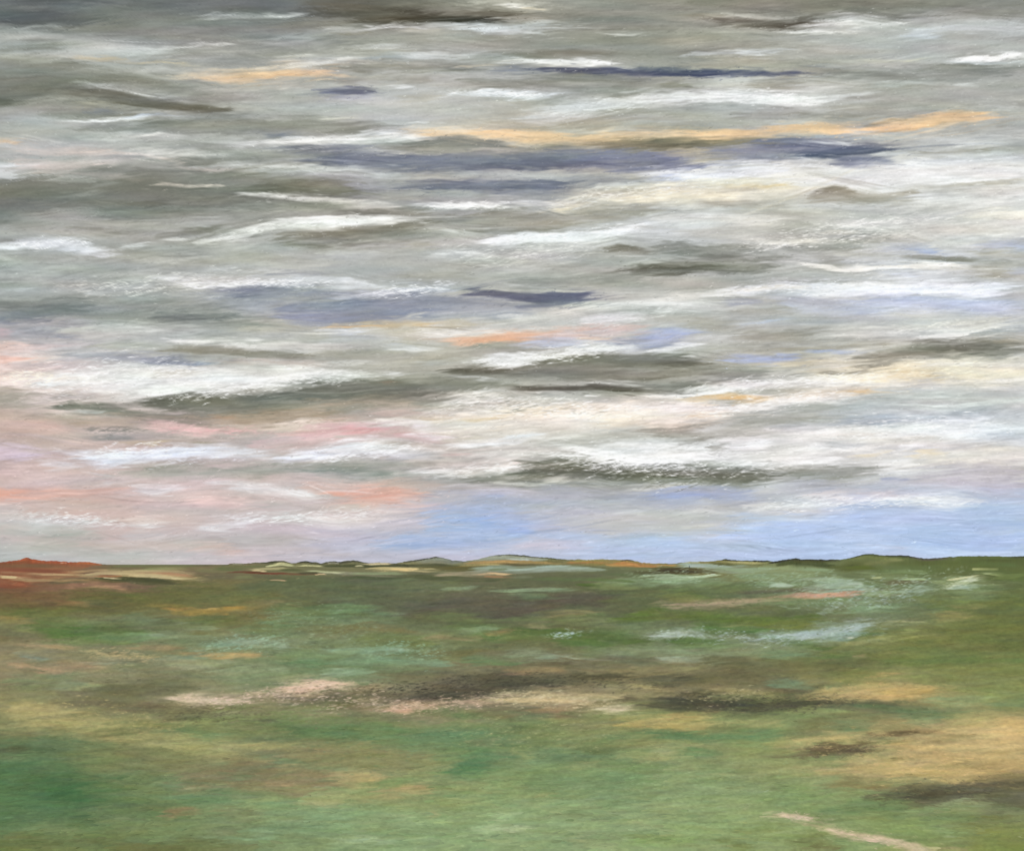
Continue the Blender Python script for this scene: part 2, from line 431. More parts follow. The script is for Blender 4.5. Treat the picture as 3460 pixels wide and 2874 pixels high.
SKY.append((1130, 600, '''
8b8c80 .8 26 -160 60 0 60 150 90
6f768c .92 26 350 50 600 45 900 45 1150 40 1450 35 s=.6
6a7188 .8 16 500 70 700 65 900 60
73798c .8 22 1150 70 1300 60 1450 60
878c98 .7 14 1300 15 1600 10 1850 10
b3b4a9 .6 24 150 110 400 110 700 100 1000 90
b7aca9 .7 14 0 150 200 155 450 150
ddddd6 .8 16 20 150 250 150 450 165
eff0ee .95 12 430 165 600 165 750 170 850 168 s=.35 r=.8
e9eaea .9 12 880 165 1000 158 1150 160 1300 165
85867c .85 22 -120 170 100 185 300 200 600 190 s=.7
908f82 .85 30 700 210 950 210 1200 215 1450 225 s=.7
8c8b80 .8 22 250 230 550 235 800 225
ebebe6 .95 14 -180 250 -50 245 100 240 250 250 350 262 500 258 s=.45
7d7c70 .85 28 -160 300 100 295 400 285 650 270
84847a .85 34 -160 360 50 350 300 345 600 370 s=.7
a8a499 .6 9 50 350 150 345 300 350
8b8a7e .85 38 780 300 950 300 1200 285 1450 270 s=.6
b0b0a4 .7 16 750 250 950 260 1200 255 1500 250
c9ccc6 .85 16 420 320 600 305 750 325 900 345
dcdfda .8 7 580 308 680 310 780 325
e0d9c2 .85 26 1250 180 1400 160 1600 140 1850 120 s=.7
efe4c6 .92 20 1270 185 1380 180 1450 165 r=.7
f0e5c4 .85 20 1600 150 1750 135 1900 130 r=.9
cbc8ba .8 26 1350 110 1600 80 1800 50 2000 40
f0e6c8 .92 36 1850 80 1950 75 2050 85 2200 80 s=.8
d8dad6 .8 14 1450 80 1700 30 1900 20
a39f8e .8 26 1380 215 1550 190 1750 175 1950 180 s=.6
9c9a8c .7 26 1100 240 1350 230 1600 225 1850 210
eef2f5 .97 20 850 380 1050 370 1250 360 1450 340 1650 305 1850 270 s=.4 r=.4
f4efe4 .9 10 1050 372 1250 365 1450 355
e6eaf0 .9 18 1550 310 1700 295 1850 275 1950 290
e0e0da .9 22 1800 240 1950 235 2100 235 2200 245 r=.8
c9ccca .7 20 900 390 1150 400 1450 390 1800 370
d8dad5 .75 30 500 480 620 460 750 455 900 470 r=1
c6c9c2 .7 24 -100 440 100 440 300 450
b3b49e .6 16 400 410 520 410 620 400
e3e5e0 .85 16 550 475 620 460 680 440 r=1
e3e4de .85 16 750 465 850 455 1000 460 r=1
dfe0d8 .85 16 1000 520 1080 505 1160 500 r=1
d8dad5 .7 16 950 560 1100 545 1300 530 r=1
a3a599 .7 30 350 580 600 590 850 580 s=.8
b5b8ae .6 50 900 520 1200 560 1500 520
828074 .92 20 1570 420 1700 408 1800 420 1870 435 s=.5
8d8e84 .75 18 1850 420 2000 410 2200 415
9c9d93 .7 26 1400 440 1600 450 1850 460
d5d7d0 .8 9 1700 500 1850 495 2000 515 2200 500 r=1
777970 .92 32 1700 560 1850 545 2000 540 2200 540 s=.7
6a6c61 .7 14 1900 545 2050 540 2200 538
90928a .7 22 1500 580 1700 590 1850 590
8f9189 .7 20 1000 625 1250 625 1500 610
cfd2d0 .7 22 -120 620 50 640 200 660
dfe2ec .92 16 -60 700 100 690 250 685 400 680 s=.7 r=.7
c9cedb .85 16 300 670 500 655 750 655
868da4 .92 38 -180 760 0 755 200 740 450 720 700 700 s=.5
6b7090 .97 22 720 690 830 678 920 690 1050 695 1200 705 s=.3
666b8c .97 24 1080 715 1200 700 1300 695 1420 710 1600 705 s=.3
7c829c .92 22 1050 750 1200 755 1350 740 1450 720 s=.5
8b92a8 .9 36 350 760 600 750 850 740 1100 740 s=.6
8890ac .9 34 -160 810 100 815 350 800 600 800 s=.6
9299ae .8 34 400 820 700 815 1000 800 1250 780
c6c8c3 .8 30 1350 740 1600 740 1850 720 2200 700
e9e9e5 .92 18 1350 790 1550 780 1700 760 1900 740 2200 740 s=.7
efedee .9 22 1450 860 1650 835 1800 825 1900 820 s=.7
dcd9d4 .8 26 950 840 1200 830 1500 810
c9b690 .85 16 -80 875 100 870 350 870 600 865
e6be88 .9 7 -100 885 80 882 250 876
d8b174 .7 10 420 885 550 880 620 880
c6bb98 .8 14 600 870 750 860 850 870
eceae6 .92 18 450 925 650 920 800 925 950 910 1050 890 s=.6
e8c9a9 .85 20 600 970 800 945 1000 920
f0b48c .97 18 640 968 800 970 950 950 1100 935 1240 930 s=.5
f2bd9c .9 14 950 935 1100 920 1250 915
eec6b8 .9 22 1180 925 1350 915 1500 905 1650 890 1900 875 s=.8
eec99a .9 6 1380 952 1550 955 1750 950
c4cbe0 .85 26 1000 985 1150 975 1350 960 1500 975
8f9ac0 .92 26 1500 985 1700 985 1900 990 2050 980 s=.6
b0bcdc .85 26 1850 930 2000 925 2200 920
c6c5c9 .7 18 1450 920 1650 905 1850 895
cacdd3 .85 40 -120 960 100 960 350 980 500 1010 s=.8
e6e5e2 .8 12 300 1010 500 1005 650 1010
a09f93 .8 20 750 1020 900 1000 1100 1005
aeaca0 .7 20 -120 1040 50 1045 300 1050 550 1040
e6e8e6 .9 26 850 1080 1000 1070 1150 1065 1300 1040 s=.4 r=1
e3e6e6 .9 10 1200 1075 1400 1040 1550 1030 1700 1020 r=.8
eff1f1 .9 10 900 1100 1050 1105 1180 1090 r=.8
e0e3e4 .85 12 1500 1020 1700 1010 1900 1040 2100 1010
c9cdc9 .8 14 380 1110 550 1095 750 1085 900 1075
77776b .92 44 1250 1110 1500 1090 1800 1080 2200 1080 s=.5
8a897c .8 16 700 1130 900 1120 1200 1125
8e8d80 .8 12 1100 1055 1250 1040 1400 1020
'''))
SKY.append((2260, 600, '''
ebecee .8 34 600 20 1000 20 1500 15 1900 10
f2ead4 .9 40 -160 90 50 90 250 90 400 110 s=.8
eed9a8 .9 9 280 52 450 55 600 45 780 42
f3e8cc .8 26 150 120 300 130 420 110
b8b3a3 .9 22 130 195 230 165 350 150 500 150 700 140 s=.5
a39c89 .9 18 200 160 260 152 310 150 r=.3
9a917e .97 20 800 135 900 100 980 90 1060 100 1160 120 s=.3 r=.3
8f8774 .95 14 880 75 960 70 1060 68 s=.3 r=.3
ada796 .9 20 780 140 950 125 1150 120 1350 100 1480 85 s=.4
a9a494 .85 16 1000 135 1250 135 1500 130
c9c9c3 .7 26 1450 90 1650 80 1850 60
c6c2b5 .85 12 1600 50 1800 40 2000 25 2200 10
d9dad6 .8 14 650 185 850 175 1050 170
e0e0dc .85 14 1300 190 1450 170 1650 160 1850 140 r=.9
ebeae5 .8 30 1800 120 2000 100 2200 90
f1ecdb .92 26 1650 240 1850 225 2050 220 2200 220 s=.8
c5c6c0 .6 40 600 230 900 210 1300 230 1600 220
e0e2e2 .85 12 -60 260 100 235 250 230 r=1
e3e1d4 .8 14 350 270 480 260 620 270 r=1
a09f95 .85 22 600 320 720 300 850 280 s=.8
b4b5ae .6 30 0 320 250 320 550 330
eeede6 .92 16 900 310 1050 285 1200 290 1300 310 1480 328 s=.6 r=.9
f0e9d8 .85 14 850 350 950 325 1120 330 r=.9
e8e6dc .9 13 350 350 480 355 650 390 800 375 900 350 r=.9
f0ece0 .9 10 580 395 700 385 880 360
e0e0d9 .7 36 1500 280 1750 290 2000 300 2200 310 r=.9
9fa39b .85 30 900 360 1100 355 1300 370 1450 385 s=.7
959890 .85 30 550 440 800 425 1050 410 1250 415 s=.7
77796f .9 34 -160 430 50 430 250 440 450 450 600 470 s=.6
8c8f87 .8 22 400 480 600 475 750 490
656459 .92 34 -260 545 0 540 150 530 350 530 s=.6
7e8078 .85 22 250 570 450 560 650 530
5f5f54 .7 10 -60 545 120 550 250 540
b7beca .8 26 1200 400 1400 400 1600 410
b5c2dd .92 14 1430 440 1550 435 1640 440
b8c3d8 .85 26 1750 420 1950 410 2200 420
d5dade .8 14 1250 400 1350 400
b0b0a2 .85 26 1750 460 1900 445 2050 450 2200 460
918f82 .9 11 1350 465 1550 475 1750 485 1900 490 s=.5
bebfb4 .7 16 900 480 1150 460 1350 460
f4f1ea .97 9 690 515 820 522 950 530 1050 545 1200 545 1300 530 s=.3
f0ede5 .95 14 1080 545 1250 530 1400 520 1600 510 1740 500 s=.5 r=.7
e3e1d8 .85 10 1450 545 1600 535 1750 540
a3a399 .8 30 800 500 950 500 1080 520
a2a195 .8 34 1700 530 1900 540 2200 530 s=.8
9f9e92 .7 24 1800 590 2000 580 2200 590
babbb2 .7 22 750 580 1000 570 1250 570
cdd5e3 .8 9 1250 580 1400 575 1500 585
bcc6dc .8 22 1950 550 2100 560 2200 570
e9e6dc .8 18 -80 720 100 700 300 680 500 670 r=.8
f3ecdc .95 12 400 665 550 655 700 650 850 645 s=.5 r=.7
eeeeef .95 26 800 680 950 660 1100 630 1250 640 s=.5 r=.8
edf0f8 .97 24 950 680 1150 670 1350 670 1550 660 1750 670 1900 655 2100 655 s=.4 r=.4
e8edf6 .9 14 1200 700 1350 700 1500 680 1750 680
f0f2f8 .8 14 1020 625 1150 620 1250 635
aeafa4 .9 9 1350 700 1500 690 1700 695 1900 680
a4abc4 .9 18 300 730 420 725 560 712 s=.7
b3b8c4 .8 22 550 690 750 700 900 700
bec6dd .95 40 850 750 1000 735 1200 745 1450 745 1750 750 2200 720 s=.7
c8cee0 .85 26 1700 770 1900 780 2200 770
e0e3de .85 24 -160 770 50 765 300 770 550 760
ebebe6 .8 14 -60 800 100 790
a3a298 .85 18 300 800 480 795 600 790 750 790
b0b3b0 .7 26 400 850 700 850 1000 830 1300 810
bcc8da .8 12 350 880 500 865 650 840 750 830
d6d8d0 .7 34 1300 830 1500 820 1750 840
e3e3dc .85 24 950 890 1150 880 1350 890 1550 880 r=.9
d6d6cc .8 26 1650 870 1850 870 2000 880
99978b .85 34 350 940 550 945 800 930 950 900 s=.8
aaa79c .7 30 0 870 250 870 500 890
acb7d6 .92 44 -260 940 -60 940 60 935 180 960 s=.8
dfdfd8 .85 18 850 940 1050 920 1300 920 1500 910 r=.9
efeeea .95 9 1400 955 1550 945 1750 925 1900 890 2080 860 s=.35 r=.5
ecebe5 .9 9 1480 940 1600 925 1750 895 1900 880
a6adb0 .85 30 1750 950 1900 930 2200 900
a9a391 .8 14 550 1000 850 1010 1150 980 1400 970
e9eaec .95 11 -120 1020 20 1010 100 1000 230 992 s=.3 r=.6
f2f2ef .9 4 30 1055 150 1058
a5b2d6 .95 24 300 1065 450 1070 650 1075 800 1060 s=.6
a8b6dc .92 11 720 1020 850 1025 1000 1035 1150 1045
7c7b6f .92 44 1250 1040 1450 1010 1700 1020 1950 1020 2200 1010 s=.6
757468 .85 22 1450 1000 1650 1020 1900 1040 2200 1050
8a8476 .85 26 1150 1090 1350 1060 1550 1040
a49d8c .8 26 1900 990 2050 970 2200 960
807d72 .9 14 1050 1130 1200 1110 1400 1090
e3ddd0 .9 14 800 1110 950 1110 1050 1130
eadcbc .7 16 500 1120 750 1100 1000 1090
6d6c60 .92 26 -160 1090 0 1085 150 1100 280 1120 s=.6
8f8c80 .8 16 100 1110 300 1110 450 1115
eceae2 .8 16 1350 1130 1700 1110 2200 1100
'''))
SKY.append((0, 1250, '''
dfe0de .85 34 60 90 200 60 350 40 600 20 850 30
e6e9ee .92 26 150 110 280 70 400 30 550 10 s=.6
e5c3b5 .9 26 -160 50 0 55 100 45 s=.9
f0dcd6 .85 16 -60 95 60 90 180 80
efefeb .92 30 250 60 400 40 600 20 r=.9
c3beb1 .8 18 830 30 1000 30 1200 10
e6e7e2 .92 40 450 90 700 120 900 110 1150 70 1500 30 1900 0 s=.6
eff0ec .95 22 600 180 750 165 900 150 1050 120 1200 90 s=.5 r=1
f2f3ef .95 16 1480 80 1600 50 1750 50 1850 30 s=.5 r=1
e9e9e4 .9 20 1100 120 1300 100 1500 90 1750 80 r=.8
dfe0da .8 26 1500 20 1800 0 2100 20
b9a993 .8 20 -120 140 50 130 180 125
e3d6c6 .8 12 180 130 350 140 500 145
9c9988 .85 38 -200 180 50 180 300 190
6e7369 .95 34 280 185 450 195 620 220 780 245 s=.6
7c8177 .9 26 500 230 700 250 900 270 1150 280
6b6c5e .97 30 760 210 950 200 1100 195 1300 190 1450 180 s=.5
7b7c6f .92 48 900 240 1200 220 1500 200 1800 180 2200 160 s=.6
6c7067 .92 34 1400 180 1600 150 1800 120 2000 100 2200 90 s=.6
707a76 .8 16 1700 180 1900 170 2200 165
87826f .85 26 1250 280 1500 270 1800 230 2200 200
c9ceca .8 6 400 240 550 245 650 258
a6a38f .8 26 150 250 350 270 600 300
ccb29f .85 44 -200 300 0 290 200 290 400 300
b3a38f .7 26 400 310 700 300 1000 300 1300 290
c3aa91 .8 26 1100 300 1400 290 1700 270 2100 240
8b8576 .8 14 850 320 1050 315 1250 300
c39b7a .7 11 1240 285 1320 280 1400 282
dcb9ac .85 34 -200 370 0 360 250 350 450 360
8f8781 .85 13 580 355 700 345 820 350 s=.4 r=1
eec5c0 .95 24 820 350 950 345 1100 360 1250 375 1320 370 s=.5 r=.6
e6c6c0 .85 18 440 355 550 360 700 375 850 370 r=.7
e6d3c3 .85 22 1250 335 1450 330 1700 325 2000 310 2200 300
eeddcf .8 14 1650 310 1850 300 2100 295
e8b9a9 .85 14 1600 385 1750 375 1900 365
eebcbc .92 34 1750 390 1950 370 2150 360 s=.8
e3c4c3 .85 30 1400 430 1700 430 2000 420 2200 410
c9b0a3 .8 26 -120 420 100 400 300 410
8f918e .85 16 480 420 600 405 750 405 900 400 s=.8
c6b396 .85 16 750 440 900 430 1000 430
d6bf90 .7 11 850 445 950 440
b3ad94 .7 10 1140 440 1250 438
c5b6b0 .6 22 250 440 450 460 650 450
d8c9dd .92 44 -220 490 0 480 150 500 280 510 s=.8
dde2f0 .9 30 300 470 550 500 700 490 850 500 s=.8
e6edfb .95 30 420 540 600 530 850 500 1100 490 1350 500 s=.6
eff3fb .85 14 500 500 750 510 1000 480
e0e0ec .85 22 200 560 350 570 500 560
dfe4f3 .92 22 1500 540 1700 520 1900 490 2200 450 s=.7
f0f1f6 .8 12 1850 480 2000 465 2150 450
a9a99c .85 36 700 590 900 580 1150 580 1400 590 s=.8
949a92 .85 30 1200 590 1500 595 1800 600 2200 600 s=.8
929a96 .7 18 1700 590 1950 595 2200 585
b3b3ac .7 34 600 640 900 640 1200 620
d6bdb8 .7 44 -160 620 100 620 350 620 500 640
dcc8c8 .7 30 600 670 1000 680 1400 640 1900 640
dadae3 .9 10 500 690 620 685 760 678
f0ddd6 .7 10 450 690 560 685
e3b2a2 .85 22 440 710 600 720 760 715 s=.9
ddab9c .7 26 280 745 450 740 650 740
f2a98f .92 30 -200 735 -20 740 100 740 220 735 s=.9
eea48c .8 22 -160 780 0 780 60 785
e2a898 .7 16 80 810 150 825 220 835
d0b4ac .8 50 100 790 400 790 700 780 900 790 s=.9
e6e6e9 .85 18 750 715 900 715 1100 700
ecc9c3 .85 30 1000 750 1250 760 1500 775 s=.9
f0cfc8 .7 20 1150 770 1300 785 1430 790
e3e3e6 .9 22 1200 680 1400 670 1600 700 1800 740 2000 720 s=.8
eeeef0 .8 12 1550 690 1750 720 1900 760
eeb9a6 .92 22 1760 680 1900 690 2000 690 s=.9
f0a890 .92 18 1950 725 2050 725 2200 720 s=.8
f2c4b0 .85 22 1950 790 2100 780 2200 780
b9b7b0 .8 30 1450 800 1700 800 2000 800 2200 810
c8bab2 .8 30 900 850 1200 850 1500 830
d9bcb0 .7 22 300 850 600 860 900 850
cbd0cc .85 30 -200 850 0 860 250 880
d8dddd .92 26 30 890 200 900 400 910 600 920 s=.7
e9ecef .9 12 150 905 220 900 300 915 r=1
e6e6e3 .92 26 720 930 850 915 1000 925 s=.7
eff1f3 .92 14 800 935 900 920 1000 930 r=.9
e6e9ee .92 22 1080 915 1250 920 1400 890 1550 860 s=.7
f2f2f2 .9 9 1180 945 1300 935 1420 905 r=.7
e4e3e3 .85 26 1500 860 1700 850 1900 880 2200 870
eff0f4 .9 12 1750 880 1900 880 2100 890 2200 900
b4bab3 .85 50 -200 980 100 960 350 970 600 960 s=.9
aab0a9 .75 34 150 1010 350 1000 550 990 750 1010
a9aea6 .6 22 100 1080 300 1060 500 1070 700 1100
c4c5c8 .8 44 600 980 850 990 1100 960
bfb9bd .8 40 1050 990 1300 980 1600 990 1800 960 s=.9
ddbdb3 .85 26 1080 1060 1250 1040 1400 1050 s=.9
e3b3a0 .92 16 1280 1085 1380 1080 1460 1080 s=.8
c9c3cc .7 44 1700 1000 1950 970 2200 980
cbc1c3 .8 26 1600 1070 1850 1080 2100 1080
d3c3c6 .7 26 1050 1120 1300 1125 1600 1110
'''))
SKY.append((1130, 1250, '''
f1f2f2 .92 20 180 30 300 20 450 25
dfe0dc .8 26 -160 30 50 20 250 10
6b6a5d .95 22 600 15 800 20 1000 15 1200 20 s=.5
727266 .8 26 1000 40 1300 30 1700 40 2000 40
7d7d72 .9 18 1100 15 1400 5 1800 20
d6d8d4 .92 9 620 45 800 48 950 62 1150 80
dadcd8 .8 9 1450 85 1600 75 1800 60
77786c .95 40 -200 110 0 105 200 110 450 130 700 130 s=.6
6f7468 .85 22 -160 150 50 150 300 150 550 150
a38b78 .7 9 230 82 320 80 400 82
8a8b80 .85 30 450 90 700 85 950 100 1200 110
6b6a60 .95 13 980 105 1150 112 1300 105 s=.5
66635a .95 14 1270 110 1450 105 1600 105 1750 115 1900 118 s=.5
8f9188 .8 22 1700 100 1900 90 2200 90
e0e1df .85 20 800 140 950 125 1150 130
a6aaa4 .9 22 1100 150 1300 140 1500 160 1750 170 s=.7
b9bdb8 .8 20 900 180 1150 180 1400 180 1650 190
a59c87 .85 34 -200 220 50 215 300 190 550 175
dcd7cb .9 34 520 240 700 210 850 190 950 200 s=.7 r=.8
efece4 .92 22 650 200 780 180 900 200 r=1
ede4d3 .92 44 850 230 1100 240 1400 230 1650 230 1950 180 s=.7
f0e0c2 .85 22 950 250 1150 245 1350 230 1500 220 r=.7
e8cda0 .85 11 720 300 850 295 1000 270 1100 250 r=.8
e6cda6 .85 14 880 320 1000 340 1080 355
f3eee6 .9 26 1200 270 1450 260 1700 240 2000 210 r=.8
f4e6d0 .92 30 1500 290 1750 270 2000 270 2200 270 s=.7
f5f0ea .9 22 1700 180 1850 150 2050 140 2200 145 r=.7
ecc98a .92 9 2020 165 2100 170 2200 172
f0d3b4 .7 16 1450 320 1650 325 1900 320 2150 320
c9aea2 .8 20 -120 290 0 290 150 280
dcc2b4 .8 30 150 270 350 250 550 240
e3d3b8 .85 22 250 310 450 300 650 320
f0eeea .85 16 200 330 400 310 560 330
d9c8b0 .8 26 500 290 700 290 900 290
f0ece3 .9 34 600 350 750 340 950 330 1150 350 s=.8
e2b8ba .95 38 -220 360 -50 350 100 360 250 380 400 400 s=.7
e9acac .92 16 0 350 120 360 250 370
e6a9a9 .92 12 330 380 430 378 560 372
e3c4c6 .8 26 300 420 500 400 700 400
e3dcc8 .8 22 600 410 750 400 900 410
efedf0 .92 26 400 350 550 370 700 380
c9c9c0 .9 30 1250 400 1450 380 1700 360 1950 360 2200 350 s=.7
b4b1a6 .85 22 1200 430 1450 420 1700 400 1900 400
a6a298 .85 18 1750 355 1950 350 2200 345
b3b2ab .85 22 1950 395 2100 385 2200 390
f3f5f7 .97 20 650 455 850 445 1050 420 1250 390 s=.6
dfe5ea .9 14 950 410 1100 390 1250 370
eeedf0 .9 26 -160 460 50 460 250 430 450 430 s=.8
ddd6d6 .8 26 -100 500 50 500 200 490
e3e0e0 .8 16 250 490 450 480 650 490
eab9b0 .85 8 600 505 700 508 810 505
c5c3bb .85 34 750 500 1000 480 1250 470 s=.8
dad9d3 .8 26 800 540 1000 520 1200 500
f3f3f1 .97 18 1290 475 1400 465 1550 490 1700 520 1850 550 s=.5 r=.8
e8e9e6 .95 44 1350 530 1600 510 1800 460 2000 440 2200 430 s=.6
f2f2f0 .95 40 1650 530 1850 520 2050 530 2200 520 s=.6 r=.4
c6c6bf .85 9 1280 500 1400 492 1500 500 s=.5 r=.9
a2a29a .85 7 1310 495 1420 488 1500 498 r=1
bfc0c9 .8 22 250 530 450 520 650 520
8a918a .9 34 -220 590 0 590 200 600 400 610 s=.8
aaaba9 .8 26 100 560 300 560 500 570
eeeeef .95 14 380 600 500 595 700 590 850 590 s=.6
e4d6d0 .92 26 650 610 800 590 950 580 1150 570 s=.7
eee6e2 .9 12 850 595 1000 580 1130 575
d8c8c0 .85 18 620 635 750 625 900 620
a7a8a3 .85 22 300 650 550 645 800 650 1000 650
6f7165 .97 44 1020 600 1150 580 1300 590 1500 590 1700 610 1900 620 s=.5 r=.6
66685b .92 26 1050 640 1200 640 1400 620 1500 620 s=.6
62655a .95 44 1500 600 1700 610 1900 600 2200 620 s=.6 r=.4
7b7d73 .85 22 700 655 850 650 1050 660 1250 680
e3e3da .92 8 920 665 1050 670 1180 675 1280 680 r=.8
e6e4da .95 18 1210 665 1280 650 1360 640 1430 625 s=.4 r=1
8f938c .8 26 1100 690 1350 680 1600 690 1900 690
dcdcd6 .9 16 1680 710 1850 695 2000 685 2200 690 s=.6 r=1
7c8078 .8 22 1600 660 1850 660 2100 650
c9b8ae .8 30 -160 680 100 670 400 680 700 690
f2b09c .97 34 100 735 250 725 400 720 500 735 s=.8
f3a48e .9 18 170 750 280 740 400 725
f2bda8 .9 26 150 790 280 790 380 770
f0ad98 .85 12 -120 730 0 722 150 720
ecc8bb .85 26 350 740 500 750 600 760
c6bfbf .8 40 450 770 700 760 1000 740
a8b0cc .92 24 780 760 900 755 1000 755 s=.8
a0abc6 .8 18 1150 715 1300 715 1450 720
abb0b9 .8 40 1100 770 1400 740 1700 750 2200 730
aab1b6 .8 18 1000 800 1200 800 1400 790
b3bacb .85 26 1550 780 1800 780 2200 770
c3c0cf .7 22 1250 820 1450 820 1600 800
e9dbd6 .85 40 -200 850 50 860 250 870 450 860 s=.9
dfd8d6 .8 26 -100 910 150 920 350 920
c5c1c9 .8 40 200 930 450 900 650 890
a9b8df .92 40 480 880 700 860 900 840 1000 860 s=.8
9fb2e0 .92 26 750 880 850 890 950 900
a9bade .9 34 550 970 800 940 1050 930 1250 940 s=.8
9db1e2 .95 16 950 945 1100 940 1200 945 s=.8
a5b2d8 .92 28 250 1040 450 1020 700 1015 1000 1010 1100 1010 s=.7
a0aed6 .8 12 300 1045 450 1040 650 1035
c6c8c9 .85 60 1050 870 1300 860 1600 870 2000 880 s=.9
c9c8c3 .8 44 1200 940 1500 920 1800 930 2200 920
e3e6e6 .92 11 1640 840 1750 838 1850 855 r=.8
d8dbdb .85 14 1950 855 2100 850 2200 845
c9c4d0 .8 34 1050 1020 1300 1010 1600 1020
b3bfe3 .9 26 1200 975 1400 980 1650 990
b9c8ea .92 44 1600 1030 1850 1010 2050 1000 2200 990 s=.9
c9c6d6 .8 30 -120 1050 100 1060 300 1080
c9cde3 .9 22 400 1080 650 1070 900 1050
c4c5df .85 26 700 1100 900 1080 1200 1070 1500 1060
b7bfe0 .85 30 1500 1090 1800 1080 2200 1070
cfcbd6 .7 18 900 1030 1150 1040 1400 1045
'''))
